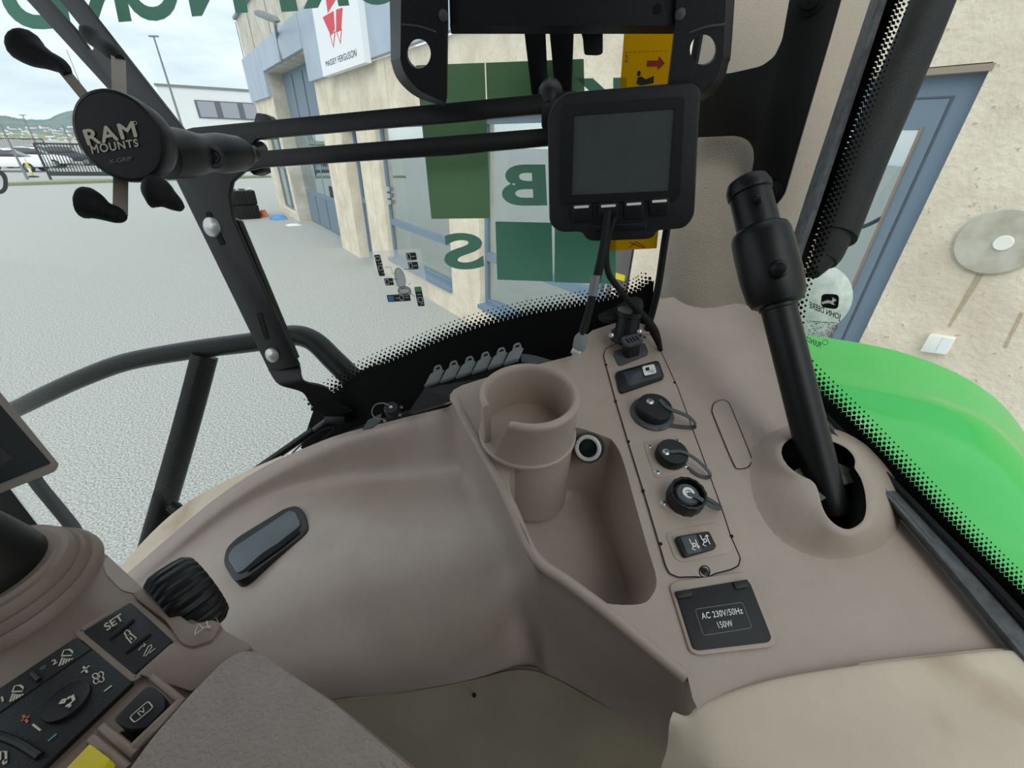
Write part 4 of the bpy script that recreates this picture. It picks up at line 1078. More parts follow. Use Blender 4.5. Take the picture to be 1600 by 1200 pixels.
plate('adjust_slot', sl.px(rnd([(320, 332), (328, 330), (352, 382), (344, 384)], 3)), .001, M['void'], fb_)
plate('adjust_slot', sl.px(rnd([(400, 490), (408, 488), (420, 530), (414, 532)], 3)), .001, M['void'], fb_)
for x, y, r in ((332, 355, .0185), (426, 555, .0155)):
    q = BRK.hit(x, y); lathe('carriage_bolt', q, BRK.n, [(r, 0), (r*.92, .005), (r*.6, .009), (0, .011)], M['steel'], fb_, 28)
z0 = proj(BRK.hit(440, 590))[2]
ft = [[at(419, 578, z0), at(436, 601, z0-.004), at(472, 613, z0+.01), at(487, 634, z0+.03), at(514, 655, z0+.045)],
      [at(467, 570, z0), at(474, 595, z0-.004), at(508, 606, z0+.01), at(524, 624, z0+.03), at(552, 642, z0+.045)]]
grid('bent_foot', ft, M['satin'], fb_, 5, .006)
box('foot_clamp', at(528, 655, z0+.05), RT*.022, UP*.008, FW*.02, M['satin'], fb_, bev=.002)
# phone holder with round hub
ph = T('phone_holder', 'black round phone holder with four padded steel legs on the bracket', 'phone holder', at(190, 280, .44))
d0, d1 = at(187, 214, .42), at(300, 238, .53); ax = (d0-d1).normalized()
lathe('hub_disc', d0, ax, [(.020, -.040), (.030, -.036), (.037, -.028), (.0385, -.02), (.0385, -.012), (.041, -.010), (.0415, -.002), (.0405, .001), (.038, .002), (.0375, .0015), (0, .0015)], M['black'], ph, 56)
dp = Plane(d0+ax*.0019, ax)
text('lettering', 'RAM', quad(dp, (129, 203), (209, 189), (216, 214), (138, 228)), M['ivory'], ph, bold=.03, space=1.15)
text('lettering', 'MOUNTS', quad(dp, (141, 227), (215, 217), (218, 229), (145, 241)), M['ivory'], ph, bold=.02, space=1.12)
text('lettering', 'X-GRIP', quad(dp, (170, 250), (206, 244), (207, 251), (172, 256)), M['lgrey'], ph)
strokes('trademark_ring', quad(dp, (208, 190), (214, 189), (215, 195), (209, 196)), [circ(.5, .5, .45, .45, 12)], .0005, M['ivory'], ph)
def leg(bar, w, pad, rad):
    a, b = at(*bar[0]), at(*bar[1]); t = (b-a).normalized(); s = t.cross((CAM-a).normalized()).normalized(); nn = s.cross(t)
    o = box('steel_leg', (a+b)/2, t*((b-a).length/2), s*w/2, nn*.0012, M['legsteel'], ph)
    tube('rubber_pad', [at(*q) for q in pad], rad, M['rubber'], ph, 16, 4)
leg([(150, 172, .44), (101, 112, .44)], .010, [(107, 118, .44), (95, 103, .44), (74, 93, .438), (52, 82, .436), (36, 70, .434), (22, 60, .432)], [.004, .0075, .0095, .014, .0165, .008])
leg([(187, 165, .45), (185, 92, .46)], .012, [(188, 92, .46), (176, 82, .465), (158, 68, .475), (142, 55, .48), (132, 46, .485)], [.004, .0085, .0085, .0095, .005])
leg([(189, 262, .45), (188, 334, .44)], .012, [(192, 338, .44), (184, 336, .44), (165, 330, .436), (146, 321, .43), (132, 316, .428), (120, 314, .426)], [.005, .0085, .010, .0145, .0155, .007])
leg([(228, 264, .45), (262, 305, .44)], .011, [(284, 326, .445), (276, 320, .443), (262, 310, .436), (250, 303, .43), (236, 298, .426), (225, 296, .424)], [.004, .0075, .011, .0155, .0155, .007])
e0, e1 = at(250, 240, .475), at(372, 240, .585)
t = (e1-e0).normalized(); sd_ = UP.cross(t).normalized()
tube('socket_arm', [e0, e0.lerp(e1, .25), e0.lerp(e1, .5), e0.lerp(e1, .75), e1], [.027, .027, .022, .024, .022], M['black'], ph, 24, 4)
g0_ = e0.lerp(e1, .62)-UP*.004
lathe('clamp_nut', g0_+(CAM-g0_).normalized()*.024, (CAM-g0_), [(.013, -.012), (.0135, .008), (.011, .010), (.0085, .010), (.0075, .006), (0, .006)], mat('charcoal_nut', (44, 45, 47), .45), ph, 28)
lathe('hex_recess', g0_+(CAM-g0_).normalized()*.0322, (CAM-g0_), [(.0055, -.001), (.0055, .0022), (0, .0022)], M['void'], ph, 6)
lathe('ball_neck', e1, t, [(.014, -.01), (.0185, .0), (.0195, .008), (.016, .016), (.010, .020), (.010, .034)], M['satin'], ph, 24)
kn = BRK.off(-.02)
for q in ([(395, 196), (400, 176), (416, 178), (425, 188), (424, 214), (398, 216)], [(386, 264), (410, 258), (412, 268), (397, 274)]): plate('wing_knob', kn.px(rnd(q, 3)), .018, M['black'], ph, bev=.002)
tube('knob_stem', [BRK.off(.004).hit(392, 236), BRK.off(-.03).hit(408, 232)], .012, M['black'], ph, 16, 1)
# small display
dpz = at(975, 250, .56); DPn = (CAM-dpz).normalized()+Vector((-.03, -.02, .02)); DP = Plane(dpz, DPn)
ds = T('display_terminal', 'black terminal display with a blank grey screen and four keys', 'display', DP.hit(970, 370))
body = [(866, 158), (884, 144), (1080, 127), (1096, 138), (1092, 190), (1085, 338), (1070, 357), (1026, 360), (1022, 370), (1012, 374), (924, 377), (914, 372), (910, 362), (874, 363), (858, 350), (855, 182)]
plate('housing', DP.px(rnd(body, 10, 3)), .035, M['blackgrain'], ds, bev=.004, seg=3)
plate('screen_frame', DP.off(.0035).px(rnd([(878, 164), (1070, 150), (1062, 312), (876, 318)], 8)), .003, M['black'], ds, holes=[DP.off(.0035).px([(897, 180), (893, 305), (1046, 298), (1055, 169)])], bev=0)
plate('screen', DP.off(.0012).px([(896, 179), (1056, 168), (1047, 299), (892, 306)]), .0008, M['screen'], ds)
for x, y in ((908, 333), (950, 331.5), (990, 328.5), (1030, 324)):
    k = plate('key', DP.off(.0042).px(rnd([(x-15, y-14), (x+16, y-16), (x+15, y+12), (x-14, y+14)], 3)), .004, M['black'], ds, bev=.0007)
    plate('key_bar', DP.off(.0046).px(rnd([(x-11, y-11), (x+12, y-12.5), (x+12, y-8.5), (x-11, y-7)], 1, 1)), .0004, M['white'], k)
plate('chin', DP.off(.0028).px(rnd([(924, 352), (1010, 348), (1010, 358), (926, 362)], 3)), .003, M['black'], ds, bev=.001)
for pts in ([(818, 40), (852, 40), (856, 130), (848, 166), (838, 164), (831, 150)], [(858, 40), (897, 40), (893, 150), (868, 158), (866, 125)]):
    plate('mount_arm', facing(855, 100, .60).px(rnd(pts, 5)), .03, M['black'], ds, bev=.004)
q = at(860, 148, .60); lathe('mount_ball', q, UP, [(0, -.02), (.012, -.017), (.018, -.006), (.018, .006), (.012, .017), (0, .02)], M['black'], ds, 20)
plate('back_plate', facing(856, 190, .60).px(rnd([(846, 164), (880, 150), (880, 226), (856, 214), (846, 198)], 4)), .02, M['black'], ds, bev=.003)
# big monitor at the top
mz = at(880, 40, .49); MP = Plane(mz, (CAM-mz).normalized()+Vector((0, 0, -.10)))
bm_ = T('large_monitor', 'large black monitor housing with two holed corner ears at the top', 'monitor', MP.hit(880, 60))
plate('monitor_back', MP.px([(694, -300), (1070, -300), (1054, 40), (703, 40)]), .03, M['blackgrain'], bm_, bev=.001)
grid('lower_lip', [MP.px([(703, 40), (880, 40), (1054, 40)]), MP.off(-.012).px([(705, 53), (880, 53), (1052, 53)])], M['black'], bm_, 2, .003)
for ear, hole in (([(630, -300), (626, 90), (634, 118), (656, 142), (697, 160), (699, 40), (694, -300)], ell(654, 84, 19, 23)), ([(1068, -300), (1055, 42), (1041, 161), (1094, 147), (1120, 121), (1130, 80), (1150, -300)], ell(1099, 78, 21, 24))):
    plate('corner_ear', MP.off(.006).px(rnd(ear, 6, 3)), .007, M['blackgrain'], bm_, holes=[MP.off(.006).px(hole[::-1])])
grid('ear_side', [MP.off(.006).px([(630, -300), (626, 60), (626, 95), (636, 120), (658, 143), (697, 161)]), MP.off(-.03).px([(604, -300), (610, 60), (612, 100), (624, 128), (652, 152), (694, 166)])], M['black'], bm_, 4, .003)
grid('ear_side', [MP.off(.006).px([(1150, -300), (1131, 60), (1128, 90), (1118, 122), (1094, 147), (1041, 161)]), MP.off(-.03).px([(1166, -300), (1144, 60), (1138, 100), (1128, 130), (1100, 156), (1048, 168)])], M['black'], bm_, 4, .003)
def dome(name, q, nn, r, h, m, par, n=18): return lathe(name, q, nn, [(r, 0), (r*.85, h*.6), (r*.4, h*.95), (0, h)], m, par, n)
for x, y in ((693, 24), (1063, 22)): dome('screw', MP.off(.007).hit(x, y), MP.n, .006, .003, M['grey'], bm_)
dome('screw_hole', MP.off(.0002).hit(1027, 14), MP.n, .005, .0005, M['void'], bm_)
for a, b in (((626, 38), (682, 50)), ((1077, 51), (1133, 38))): tube('ear_crease', [MP.off(.006).hit(*a), MP.off(.0065).hit((a[0]+b[0])/2, (a[1]+b[1])/2-3), MP.off(.006).hit(*b)], .0012, M['grey'], bm_, 6)
plate('rear_clip', MP.off(-.03).px(rnd([(905, 40), (942, 40), (942, 84), (934, 87), (913, 86), (911, 62)], 4)), .02, M['black'], bm_, bev=.002)
# cables
ca1 = T('usb_cable', 'black cable with a taped joint ending in a grey plug', 'cable', at(903, 550, .62))
tube('cord', [at(950, 330, .585), at(944, 380, .585), at(936, 420, .59), at(928, 452, .60), at(918, 495, .61), at(909, 523, .615)], [.0055, .0058, .0062, .0058, .006, .0062], M['rubber'], ca1, 12)
tube('tape_wrap', [at(931, 430, .588), at(926, 462, .598)], .0068, M['lgrey'], ca1, 12, 1)
pp_ = facing(903, 540, .612)
plate('plug', pp_.px(rnd([(905, 518), (919, 523), (916, 546), (908, 552), (894, 546), (897, 526)], 4)), .010, M['lgrey'], ca1, bev=.0015)
plate('plug_tip', pp_.px(rnd([(895, 543), (909, 549), (904, 559), (891, 551)], 2)), .006, M['steel'], ca1, bev=.0006)
ca2 = tube('power_cable', [at(960, 340, .59), at(948, 385, .60), at(950, 425, .61), at(968, 452, .62), at(990, 478, .63), at(1012, 502, .64), at(1024, 522, .655), at(1033, 548, .665)], [.004, .0045, .0045, .0045, .005, .0065, .0068, .003], M['rubber'], None, 12)
tag(ca2, 'thick black cable curving down into the console beside the pillar', 'cable')
# clamp knob on the console nose
ck = T('clamp_knob', 'black wing knob clamp standing on the console nose', 'clamp', at(975, 530, .66))
kp = facing(965, 490, .655, (CAM-at(965, 490, .655)).normalized()+Vector((0, 0, .7)))
plate('wing', kp.px(rnd([(932, 492), (960, 480), (990, 462), (1004, 466), (1006, 482), (985, 497), (950, 500)], 6)), .014, M['black'], ck, bev=.003)
q0 = at(977, 531, .665); lathe('stem', q0, (0, 0, 1), [(.024, 0), (.024, .012), (.019, .016), (.017, .04), (.02, .042), (.02, .05)], M['black'], ck, 28)
for x, y in ((955, 524), (999, 518)): dome('bolt', at(x, y, .64), CAM-at(x, y, .64), .004, .003, M['steel'], ck)
# strip of six flaps
sz = .70
fs = T('flap_strip', 'black holder with six grey hinged flaps behind the cup holder', 'holder', at(730, 610, sz))
vs0 = [at(637, 646, .73), at(664, 606, .715), at(817, 566, .665), at(855, 574, .66), at(800, 592, .66), at(708, 626, .70)]
plate('holder_base', vs0, .02, M['black'], fs)
grid('holder_end', [[at(813, 552, .675), at(838, 556, .672), at(872, 566, .67)], [at(815, 566, .668), at(840, 570, .665), at(872, 575, .665)]], M['grey'], fs, 3, .006)
for i in range(6):
    x = 664+i*24.8; y = 601-i*6.9; z = .712-i*.0085; P_ = facing(x+10, y-10, z, (CAM-at(x, y, z)).normalized()+Vector((0, 0, .5)))
    fl = plate('flap', P_.px(rnd([(x-1, y+2), (x+22, y-4), (x+31, y-24), (x+9, y-18)], 3, 2)), .004, M['lgrey'], fs, bev=.0008)
    rg = P_.off(.0).px(rnd([(x+12, y-18), (x+15, y-29), (x+24, y-32), (x+28, y-23)], 3, 3)); hl = P_.px(rnd([(x+16, y-23), (x+18, y-27), (x+23, y-29), (x+24, y-25)], 1, 2))
    plate('finger_loop', rg, .003, M['lgrey'], fl, holes=[hl[::-1]])
    tube('hinge_pin', [P_.off(.001).hit(x-1, y+3), P_.off(.001).hit(x+22, y-4)], .003, M['grey'], fl, 8, 1)
# stickers on the window
ST = WIN1.off(.0022)
st = T('guide_sticker', 'clear sticker with a joystick drawing and small black pictogram blocks', 'sticker', ST.hit(630, 482))
f = quad(ST, (576, 393), (657, 388), (674, 482), (600, 486), lift=0)
pt = patch('film', f, [rnd([(0, 0), (1, 0), (1, 1), (0, 1)], .06)], M['wfilm'], st)
f2 = quad(ST, (576, 393), (657, 388), (674, 482), (600, 486), lift=.0006)
def ubox(a, b, c, d): return rnd([(a, b), (c, b), (c, d), (a, d)], .02, 2)
for bb in [ubox(.09, .06, .21, .41), ubox(.17, .45, .35, .57), ubox(.71, .06, .90, .18), ubox(.71, .21, .90, .33), ubox(.74, .62, .88, .95), ubox(.14, .73, .62, .85)]: patch('pictogram_block', f2, [bb], M['ink'], st)
f3 = quad(ST, (576, 393), (657, 388), (674, 482), (600, 486), lift=.0010)
patch('green_tab', f3, [ubox(.745, .625, .875, .70)], mat('green_tab', (90, 150, 90), .6), st)
patch('blue_tab', f3, [ubox(.155, .745, .28, .835)], mat('blue_tab', (70, 120, 180), .6), st)
mpg = mat('pale_grey_print', (200, 204, 202), .6)
patch('boot_drawing', f2, [circ(.53, .68, .13, .09)], mpg, st); patch('grip_drawing', f3, [circ(.5, .46, .1, .17)], mpg, st, lift=-.0002)
strokes('outline_print', f3, [circ(.53, .66, .13, .06), circ(.53, .70, .13, .07), circ(.5, .46, .1, .17), [(.25, .27), (.37, .27), (.37, .38), (.42, .38)], [(.35, .47), (.46, .47)], [(.6, .32), (.72, .32)], [(.43, .74), (.36, .8)], [(.63, .72), (.72, .78)], [(.42, .6), (.38, .56)], [(.64, .58), (.69, .55)]], .0009, M['ink'], st)
wl = []
for a, b, c, d in ((.11, .09, .19, .15), (.12, .24, .20, .31), (.19, .47, .26, .55), (.73, .075, .79, .165), (.73, .225, .79, .315), (.77, .80, .86, .88), (.40, .75, .48, .83)): wl.append(rnd([(a, b), (c, b), (c, d), (a, d)], .02, 2)); wl[-1].append(wl[-1][0])
for a, b in ((.14, .2), (.17, .36), (.29, .51), (.81, .12), (.81, .27), (.78, .75), (.80, .91), (.32, .79), (.52, .79)): wl.append([(a, b), (a+.07, b)])
strokes('white_print', f3, wl, .0008, M['white'], st)
def decal(name, pts, label, m=None):
    return tag(plate(name, ST.px(pts), .0004, m or M['gfilm']), label, 'sticker', 'green square window stickers')
decal('window_decal', [(650, 102), (757, 98), (766, 341), (674, 342)], 'tall green rectangle sticker left of the letter B on the window')
decal('window_decal', [(759, 98), (912, 92), (914, 178), (762, 182)], 'green sticker block behind the monitor mount on the window')
decal('window_decal', [(774, 346), (862, 348), (864, 440), (777, 437)], 'green square sticker directly below the letter B on the window', M['gfilm2'])
decal('window_decal', [(867, 348), (962, 350), (962, 444), (866, 441)], 'green square sticker below the terminal display on the window', M['gfilm2'])
def letter(s, q, label, bold=.03):
    t = text('window_letter', s, quad(ST, *q, lift=0), M['gletter'], None, off=bold); return tag(t, label, 'letter', 'mirrored green letters on the side window')
letter('B', ((852, 257), (780, 257), (786, 322), (855, 321)), 'mirrored green letter B stuck on the side window')
letter('S', ((752, 364), (691, 364), (695, 421), (758, 421)), 'mirrored green letter S above the clear joystick sticker')
letter('K', ((979, 121), (890, 123), (892, 205), (980, 203)), 'mirrored green letter K half hidden by the terminal display')
for ch, a, b, yb in (('D', 12, 112, 50), ('R', 128, 206, 39), ('O', 202, 288, 36), ('N', 300, 388, 26), ('I', 440, 466, 19), ('K', 474, 546, 14), ('S', 560, 622, 10)):
    letter(ch, ((b-24, yb-122), (a-24, yb-116), (a, yb), (b, yb-(b-a)*.075)), f'mirrored green letter {ch} cut off by the top edge of the view')
ys_ = T('warning_sticker', 'yellow warning sticker with a red arrow and exit pictogram on the window', 'sticker', ST.hit(1000, 390))
f = quad(ST.off(.0004), (976, 40), (1062, 36), (1026, 388), (950, 392), lift=0)
patch('film', f, [[(0, 0), (1, 0), (1, 1), (0, 1)]], M['yfilm'], ys_)
f = quad(ST.off(.001), (972, 54), (1050, 50), (1042, 130), (968, 130), lift=0)
patch('red_arrow', f, [[(.55, .54), (.78, .54), (.78, .45), (.92, .60), (.78, .74), (.78, .66), (.55, .66)]], M['dred'], ys_)
text('lettering', '2', sub(f, .09, .42, .15, .56), M['dred'], ys_)
strokes('dash_line', f, [[(.08+i*.09, .36), (.13+i*.09, .355)] for i in range(10)], .0008, M['dred'], ys_)
patch('figure', f, [circ(.4, .8, .04, .06, 10), [(.38, .88), (.46, .86), (.55, .92), (.72, .85), (.72, 1.0), (.45, 1.05), (.36, 1.0)]], M['ink'], ys_)
strokes('cross_mark', quad(ST.off(.001), (975, 376), (1015, 375), (1014, 388), (975, 389), lift=0), [[(.2, .9), (.5, .2), (.85, .85)], [(.2, .2), (.8, .95)]], .0014, M['dred'], ys_)
# ================================================================== ARMREST
arm = T('armrest_console', 'brown armrest console with black button panels at lower left', 'armrest', ARM.hit(150, 1100))
plate('base_shell', ARM.px(rnd([(-60, 850), (60, 842), (120, 846), (166, 866), (222, 918), (245, 950), (300, 968), (340, 985), (392, 1012), (520, 1095), (680, 1225), (-60, 1300)], 8)), .07, M['umber'], arm, bev=.005, seg=3)
plate('recess_face', ARM.off(.0008).px(rnd([(168, 868), (222, 918), (214, 928), (190, 922), (166, 898), (161, 880)], 6)), .001, M['taupe2'], arm)
pd = plate('arm_pad', ARM.off(.014).px(rnd([(378, 1017), (402, 1018), (520, 1098), (690, 1240), (130, 1300), (240, 1150), (300, 1082), (352, 1030)], 14, 5)), .018, M['pad'], arm, bev=.006, seg=4)
plate('pad_edge', ARM.off(.004).px(rnd([(335, 960), (350, 985), (395, 1010), (300, 1080), (215, 1052), (268, 1005), (290, 1000), (345, 985)], 6)), .006, M['umber'], arm, bev=.002)
AP = ARM.off(.0035)
p1 = plate('button_panel', AP.px(rnd([(204, 941), (271, 1002), (210, 1054), (129, 987)], 4)), .004, M['blackgrain'], arm, bev=.0008)
fr_ = outline('panel_frame', ARM.off(.003), rnd([(203, 936), (278, 1002), (210, 1061), (122, 987)], 5), .0035, M['umber'], p1)
f = quad(AP.off(.0002), (129, 987), (204, 941), (271, 1002), (210, 1054))
text('lettering', 'SET', quad(AP.off(.0008), (162, 977), (189, 959), (195, 968), (168, 987)), M['ivory'], p1, bold=.015)
for a, b in (((171, 999), (209, 968)), ((196, 1020), (235, 990))): tube('raised_bar', [AP.off(.0005).hit(*a), AP.off(.0005).hit(*b)], .0011, M['black'], p1, 8, 1)
g = quad(AP, (192, 984), (210, 984), (216, 1007), (197, 1007))
strokes('lock_symbol', g, [[(.15, .5), (.65, .32), (1.0, .62), (.5, .95), (.15, .5)], [(.2, .45), (.1, .25), (.3, .05), (.55, .12), (.6, .33)], [(.5, .55), (.6, .72)]], .0007, M['ivory'], p1)
g = quad(AP, (217, 1006), (243, 1006), (243, 1028), (217, 1028))
strokes('axle_symbol', g, [[(.0, .5), (.2, .2), (.42, .1), (.3, .0)], [(.42, .1), (.3, .25)], [(.3, .9), (.6, .2), (.75, .1), (.8, .25), (.45, .9), (.3, .9)], [(.65, .7), (1.0, .35)]], .0006, M['ivory'], p1)
p2 = plate('button_panel', AP.px(rnd([(118, 996), (146, 1016), (207, 1066), (40, 1225), (-60, 1225), (-60, 1115)], 3)), .004, M['blackgrain'], arm, bev=.0008)
tube('panel_seam', [AP.off(.0001).hit(*q) for q in ((143, 1014), (70, 1065), (0, 1113), (-50, 1147))], .0005, M['void'], p2, 6, 1)
for x, y, d, nx, ny in ((97, 1028, '2', 81, 1037), (20, 1084, '1', 2, 1094)):
    g = quad(AP, (x-6, y-14), (x+18, y-14), (x+18, y+12), (x-6, y+12))
    strokes('lamp_symbol', g, [[(.25, .45), (.4, .1), (.75, .05), (.95, .2), (.95, .42), (.25, .45)], [(.1, 1.05), (.3, .55)], [(.3, 1.0), (.45, .58)], [(.5, .9), (.6, .6)], [(.7, .8), (.76, .6)], [(.9, .68), (.93, .58)]], .0009, M['ivory'], p2)
    text('lettering', d, quad(AP, (nx, ny-4), (nx+(7 if d == '2' else 3.2), ny-(7 if d == '2' else 5.5)), (nx+(10 if d == '2' else 5.6), ny+(-1 if d == '2' else 2)), (nx+2, ny+4)), M['ivory'], p2, bold=.03)
tube('raised_bar', [AP.off(.0006).hit(*q) for q in ((50, 1052), (61, 1063))], .0014, M['black'], p2, 8, 1)
dome('led', AP.hit(67, 1043), AP.n, .0016, .0006, M['grey'], p2)
dc = AP.hit(107, 1098); dr = (AP.hit(146, 1072)-AP.hit(70, 1124)).length/2
dl = lathe('dial', dc, AP.n, [(dr, -.001), (dr, .0018), (dr*.97, .0028), (dr*.9, .0024), (0, .0022)], M['blackgrain'], p2, 48)
g = quad(AP.off(.003), (94, 1086), (120, 1086), (120, 1108), (94, 1108))
strokes('airflow_symbol', g, [[(.0, .6), (.15, .4), (.35, .35), (.3, .55), (.0, .6)], [(.45, .3), (.65, .15)], [(.75, .05), (.85, .4), (.6, .65), (.6, .9)], [(.4, .75), (.5, .8)]], .0014, M['ivory'], dl)
g = quad(AP, (126, 1040), (142, 1036), (142, 1054), (126, 1056)); strokes('plus_sign', g, [[(.1, .75), (.9, .25)], [(.3, .2), (.7, .85)]], .0010, M['ivory'], p2)
g = quad(AP, (143, 1048), (165, 1048), (165, 1070), (143, 1070)); strokes('fan_symbol', g, [circ(.3, .4, .2, .18, 10), circ(.7, .3, .18, .2, 10), circ(.72, .66, .2, .18, 10), circ(.35, .78, .18, .18, 10)], .0006, M['ivory'], p2)
strokes('minus_sign', quad(AP, (162, 1070), (176, 1070), (176, 1082), (162, 1082)), [[(.1, .9), (.95, .15)]], .0010, M['ivory'], p2)
strokes('red_plus_sign', quad(AP, (32, 1115), (48, 1115), (48, 1131), (32, 1131)), [[(.1, .75), (.95, .3)], [(.3, .2), (.75, .9)]], .0011, M['red'], p2)
strokes('thermometer_symbol', quad(AP, (51, 1131), (67, 1131), (67, 1145), (51, 1145)), [[(.05, .1), (.9, .85)], [(.75, .9), (.95, .75)]], .0009, M['ivory'], p2)
strokes('teal_minus_sign', quad(AP, (75, 1146), (90, 1146), (90, 1160), (75, 1160)), [[(.05, .9), (.95, .1)]], .0011, M['teal'], p2)
strokes('note_symbol', quad(AP, (-5, 1172), (14, 1172), (14, 1196), (-5, 1196)), [[(.3, .7), (.35, .1), (.8, .15), (.8, .75)], circ(.7, .8, .12, .12, 8)], .0010, M['ivory'], p2)
tube('raised_bar', [AP.off(.0005).hit(*q) for q in ((-5, 1148), (30, 1162), (62, 1182))], .002, M['black'], p2, 8, 3)
# thumb wheel
wc = ARM.off(-.010).hit(284, 942); wa = (ARM.hit(330, 893)-ARM.hit(262, 940)).normalized()
wr = (ARM.hit(336, 972)-ARM.hit(226, 912)).length/2*.80; wd_ = .0155
lathe('thumb_wheel', wc+wa*.004, wa, [(0, -wd_), (wr*.86, -wd_), (wr*.97, -wd_*.7), (wr, -wd_*.3), (wr, wd_*.3), (wr*.97, wd_*.7), (wr*.84, wd_), (0, wd_)], M['satin'], arm, 96, rad=lambda i: 1 if i % 4 else .955)
plate('wheel_surround', ARM.off(.006).px(rnd([(206, 928), (224, 916), (262, 948), (300, 975), (332, 968), (346, 974), (330, 1000), (300, 1010), (282, 1004), (258, 968), (214, 936)], 5)), .008, M['umber'], arm, bev=.002)
strokes('implement_symbol', quad(ARM.off(.007), (302, 972), (328, 968), (330, 990), (304, 996)), [[(.05, .9), (.1, .6), (.35, .2), (.55, .55), (.25, .75), (.05, .9)], [(.55, .5), (.85, .5)], [(.8, .1), (.9, .7), (.75, .5)], [(.9, .7), (1.0, .45)]], .0006, M['ivory'], arm)
rk2 = plate('mode_rocker', ARM.off(.013).px(rnd([(176, 1124), (228, 1072), (238, 1072), (258, 1088), (258, 1106), (226, 1138), (206, 1140), (190, 1134)], 7)), .015, M['black'], arm, bev=.003, seg=3)
g = quad(ARM.off(.0135), (203, 1121), (232, 1096), (240, 1106), (211, 1130))
strokes('mode_frame', g, [(lambda r: r+[r[0]])(rnd([(0, 0), (1, 0), (1, 1), (0, 1)], .2, 3))], .0005, M['ivory'], rk2)
text('lettering', 'IV', sub(g, .35, .2, .7, .8), M['ivory'], rk2)
for a, b, r in (((238, 1058), (286, 1098), .0020), ((160, 1137), (211, 1179), .0024), ((144, 1156), (198, 1203), .0028), ((282, 1098), (210, 1168), .0030)):
    tube('guard_fin', [ARM.off(.010).hit(*a), ARM.off(.012).hit((a[0]+b[0])/2, (a[1]+b[1])/2), ARM.off(.010).hit(*b)], r, M['umber'], arm, 10, 3)
plate('lever_slot', ARM.off(.001).px([(192, 1142), (212, 1146), (216, 1162), (204, 1172), (176, 1150)]), .001, M['void'], arm)
plate('lever_slot', ARM.off(.001).px([(160, 1160), (185, 1180), (200, 1205), (180, 1205)]), .001, M['void'], arm)
yl = plate('yellow_lever', ARM.off(.02).px(rnd([(140, 1162), (172, 1186), (140, 1235), (80, 1225)], 4)), .018, M['yellow'], arm, bev=.003)
# joystick boot and stick
jc = ARM.hit(-2, 928); jr = (ARM.hit(140, 906)-jc).length
bo = lathe('rubber_boot', jc, (0, 0, 1), [(jr*1.04, 0), (jr*1.02, .004), (jr*.97, .008), (jr*.93, .0075), (jr*.92, .010), (jr*.89, .0145), (jr*.85, .014), (jr*.84, .017), (jr*.80, .022), (jr*.74, .0225), (jr*.70, .025), (jr*.5, .024)], M['umber'], arm, 56)
js = lathe('joystick', jc+Vector((0, 0, .018)), (-.10, -.02, 1), [(jr*.62, 0), (jr*.635, .006), (jr*.62, .014), (jr*.54, .034), (jr*.44, .056), (jr*.36, .085), (jr*.30, .12), (jr*.2, .14), (0, .142)], M['satin'], arm, 48)
# left display corner with its tube bracket and mirror
lp = facing(40, 700, .44, (CAM-at(40, 700, .44)).normalized()+Vector((.25, -.1, .1)))
ld = T('corner_display', 'tilted display with a greige bezel cut off by the left edge', 'display', lp.hit(0, 770))
plate('bezel', lp.px(rnd([(-112, 475), (0, 612), (93, 726), (86, 737), (0, 771), (-149, 835), (-354, 592)], 5)), .02, M['bezel'], ld, bev=.003)
plate('screen', lp.off(.0022).px(rnd([(-112, 492), (0, 632), (80, 724), (0, 756), (-145, 818), (-335, 595)], 4)), .001, M['dscreen'], ld)
plate('raised_logo', lp.off(.003).px([(-10, 690), (20, 716), (0, 728), (-20, 733)]), .001, M['black'], ld)
hk = tube('tube_bracket', [at(45, 735, .47), at(62, 760, .47), at(95, 800, .47), at(115, 826, .47), at(119, 840, .468), at(108, 850, .465), at(85, 853, .46), at(60, 850, .455)], .0062, mat('grey_painted_tube', (92, 96, 96), .5), None, 14)
tag(hk, 'bent grey tube bracket below the greige display corner', 'bracket')
mi = T('outside_mirror', 'small dark mirror edge at the left border of the view', 'mirror', at(-10, 300, 1.5))
mp2 = facing(-10, 280, 1.5)
plate('shell', mp2.px(rnd([(-60, 262), (4, 266), (12, 276), (13, 294), (6, 303), (-60, 306)], 6)), .05, M['black'], mi, bev=.006)
plate('mirror_glass', mp2.off(.002).px(rnd([(-60, 268), (0, 272), (5, 280), (5, 292), (0, 298), (-60, 300)], 4)), .002, M['chrome'], mi)
# outside: handrail, strut, pipe, fender
hr = T('hand_rail', 'black tubular hand rail outside the side window', 'rail', at(240, 840, 1.2))
tube('top_tube', [at(-60, 672, 1.4), at(20, 641, 1.36), at(70, 617, 1.33), at(130, 590, 1.3), at(200, 565, 1.26), at(300, 547, 1.2), at(400, 534, 1.13), at(455, 524, 1.09), at(490, 533, 1.06), at(525, 566, 1.02), at(560, 597, .99), at(596, 600, .96)], .0265, M['rail'], hr, 20)
tube('post', [at(320, 556, 1.19), at(298, 640, 1.2), at(270, 740, 1.22), at(235, 860, 1.24), at(200, 980, 1.26)], .0325, M['rail'], hr, 20)
tube('stub', [at(268, 790, 1.2), at(300, 812, 1.2)], .017, M['rail'], hr, 12, 1)
fp_ = WIN1.off(-.012)
plate('flange', fp_.px([(x, y) for x, y in ell(588, 606, 52, 34, 28, -.35)]), .008, M['rail'], hr, bev=.001)
for x, y in ((561, 617), (611, 593)): lathe('bolt', fp_.hit(x, y), WIN1.n, [(.011, 0), (.011, .006), (.006, .008), (0, .009)], M['rail'], hr, 8)
gs_ = T('gas_strut', 'slim black gas strut running along the console edge to the bracket foot', 'strut', at(340, 776, .95))
tube('cylinder', [at(332, 782, .955), at(490, 672, .945)], .0085, M['satin'], gs_, 14, 1)
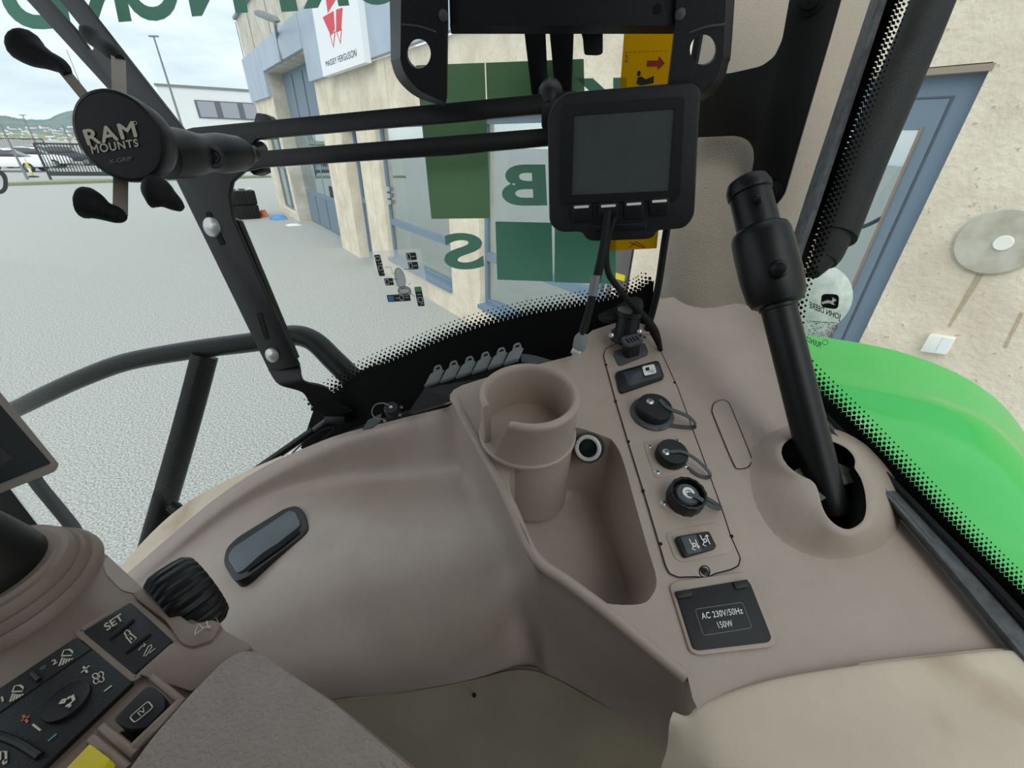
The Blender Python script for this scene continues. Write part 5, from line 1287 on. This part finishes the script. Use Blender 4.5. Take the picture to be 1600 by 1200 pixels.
tube('rod_end', [at(490, 672, .945), at(512, 655, .94)], .006, M['grey'], gs_, 10, 1)
wr_ = tube('thin_wire', [at(445, 722, .93), at(470, 695, .935), at(500, 674, .935), at(522, 668, .93), at(512, 680, .925), at(478, 708, .92)], .0016, M['rubber'], None, 8)
tag(wr_, 'thin black wire loop lying beside the gas strut', 'wire')
pi = T('outside_pipe', 'thick black pipe outside the rear window beside the pillar', 'pipe', at(1280, 400, .8))
tube('pipe', [at(1600, -370, .98), at(1500, -110, .92), at(1433, 60, .90), at(1351, 250, .88), at(1302, 372, .87)], .041, M['rubber'], pi, 22, 3)
tube('pipe_end', [at(1300, 366, .87), at(1288, 396, .87), at(1282, 408, .87)], [.036, .034, .030], M['rubber'], pi, 18, 3)
tube('ball_joint', [at(1282, 402, .87), at(1264, 424, .87)], [.03, .022], M['rubber'], pi, 16, 1)
box('mount_tab', at(1244, 403, .80), RT*.022, UP*.018, FW*.004, M['grey'], pi, bev=.002)
fe = T('green_fender', 'glossy bright green tractor fender outside the rear window', 'fender', at(1450, 800, 1.0))
fr0 = [(1150, 515, 1.10), (1240, 522, 1.06), (1320, 532, 1.04), (1400, 548, 1.02), (1480, 576, 1.0), (1545, 614, .98), (1590, 660, .96), (1640, 740, .94)]
fr1 = [(1150, 560, 1.00), (1245, 566, .96), (1325, 580, .945), (1405, 596, .93), (1480, 622, .915), (1545, 655, .90), (1595, 700, .89), (1650, 770, .885)]
fr2 = [(1150, 600, .94), (1250, 600, .90), (1330, 614, .885), (1410, 628, .875), (1480, 640, .87), (1545, 668, .865), (1600, 720, .862), (1660, 790, .86)]
fr3 = [(1150, 640, .91), (1260, 640, .87), (1340, 655, .855), (1420, 680, .845), (1490, 706, .84), (1550, 735, .838), (1610, 775, .835), (1670, 830, .83)]
fr4 = [(1150, 720, .90), (1280, 740, .855), (1360, 770, .84), (1440, 800, .832), (1510, 830, .826), (1580, 855, .82), (1640, 880, .815), (1700, 910, .81)]
fr5 = [(1150, 830, .92), (1300, 860, .875), (1400, 900, .855), (1480, 940, .845), (1560, 980, .84), (1620, 1000, .835), (1690, 1020, .83), (1760, 1040, .82)]
grid('fender_shell', [[at(*q) for q in r] for r in (fr0, fr1, fr2, fr3, fr4, fr5)], M['green'], fe, 5, .006)
rb = lathe('round_reflector', at(1262, 468, 1.3), CAM-at(1262, 468, 1.3), [(0, .02), (.07, .016), (.105, .004), (.11, 0), (.11, -.02)], mat('frosted_lamp', (205, 214, 208), .3, c2=(170, 182, 176), vs=30), None, 36)
tag(rb, 'round frosted work lamp outside the rear window', 'lamp')
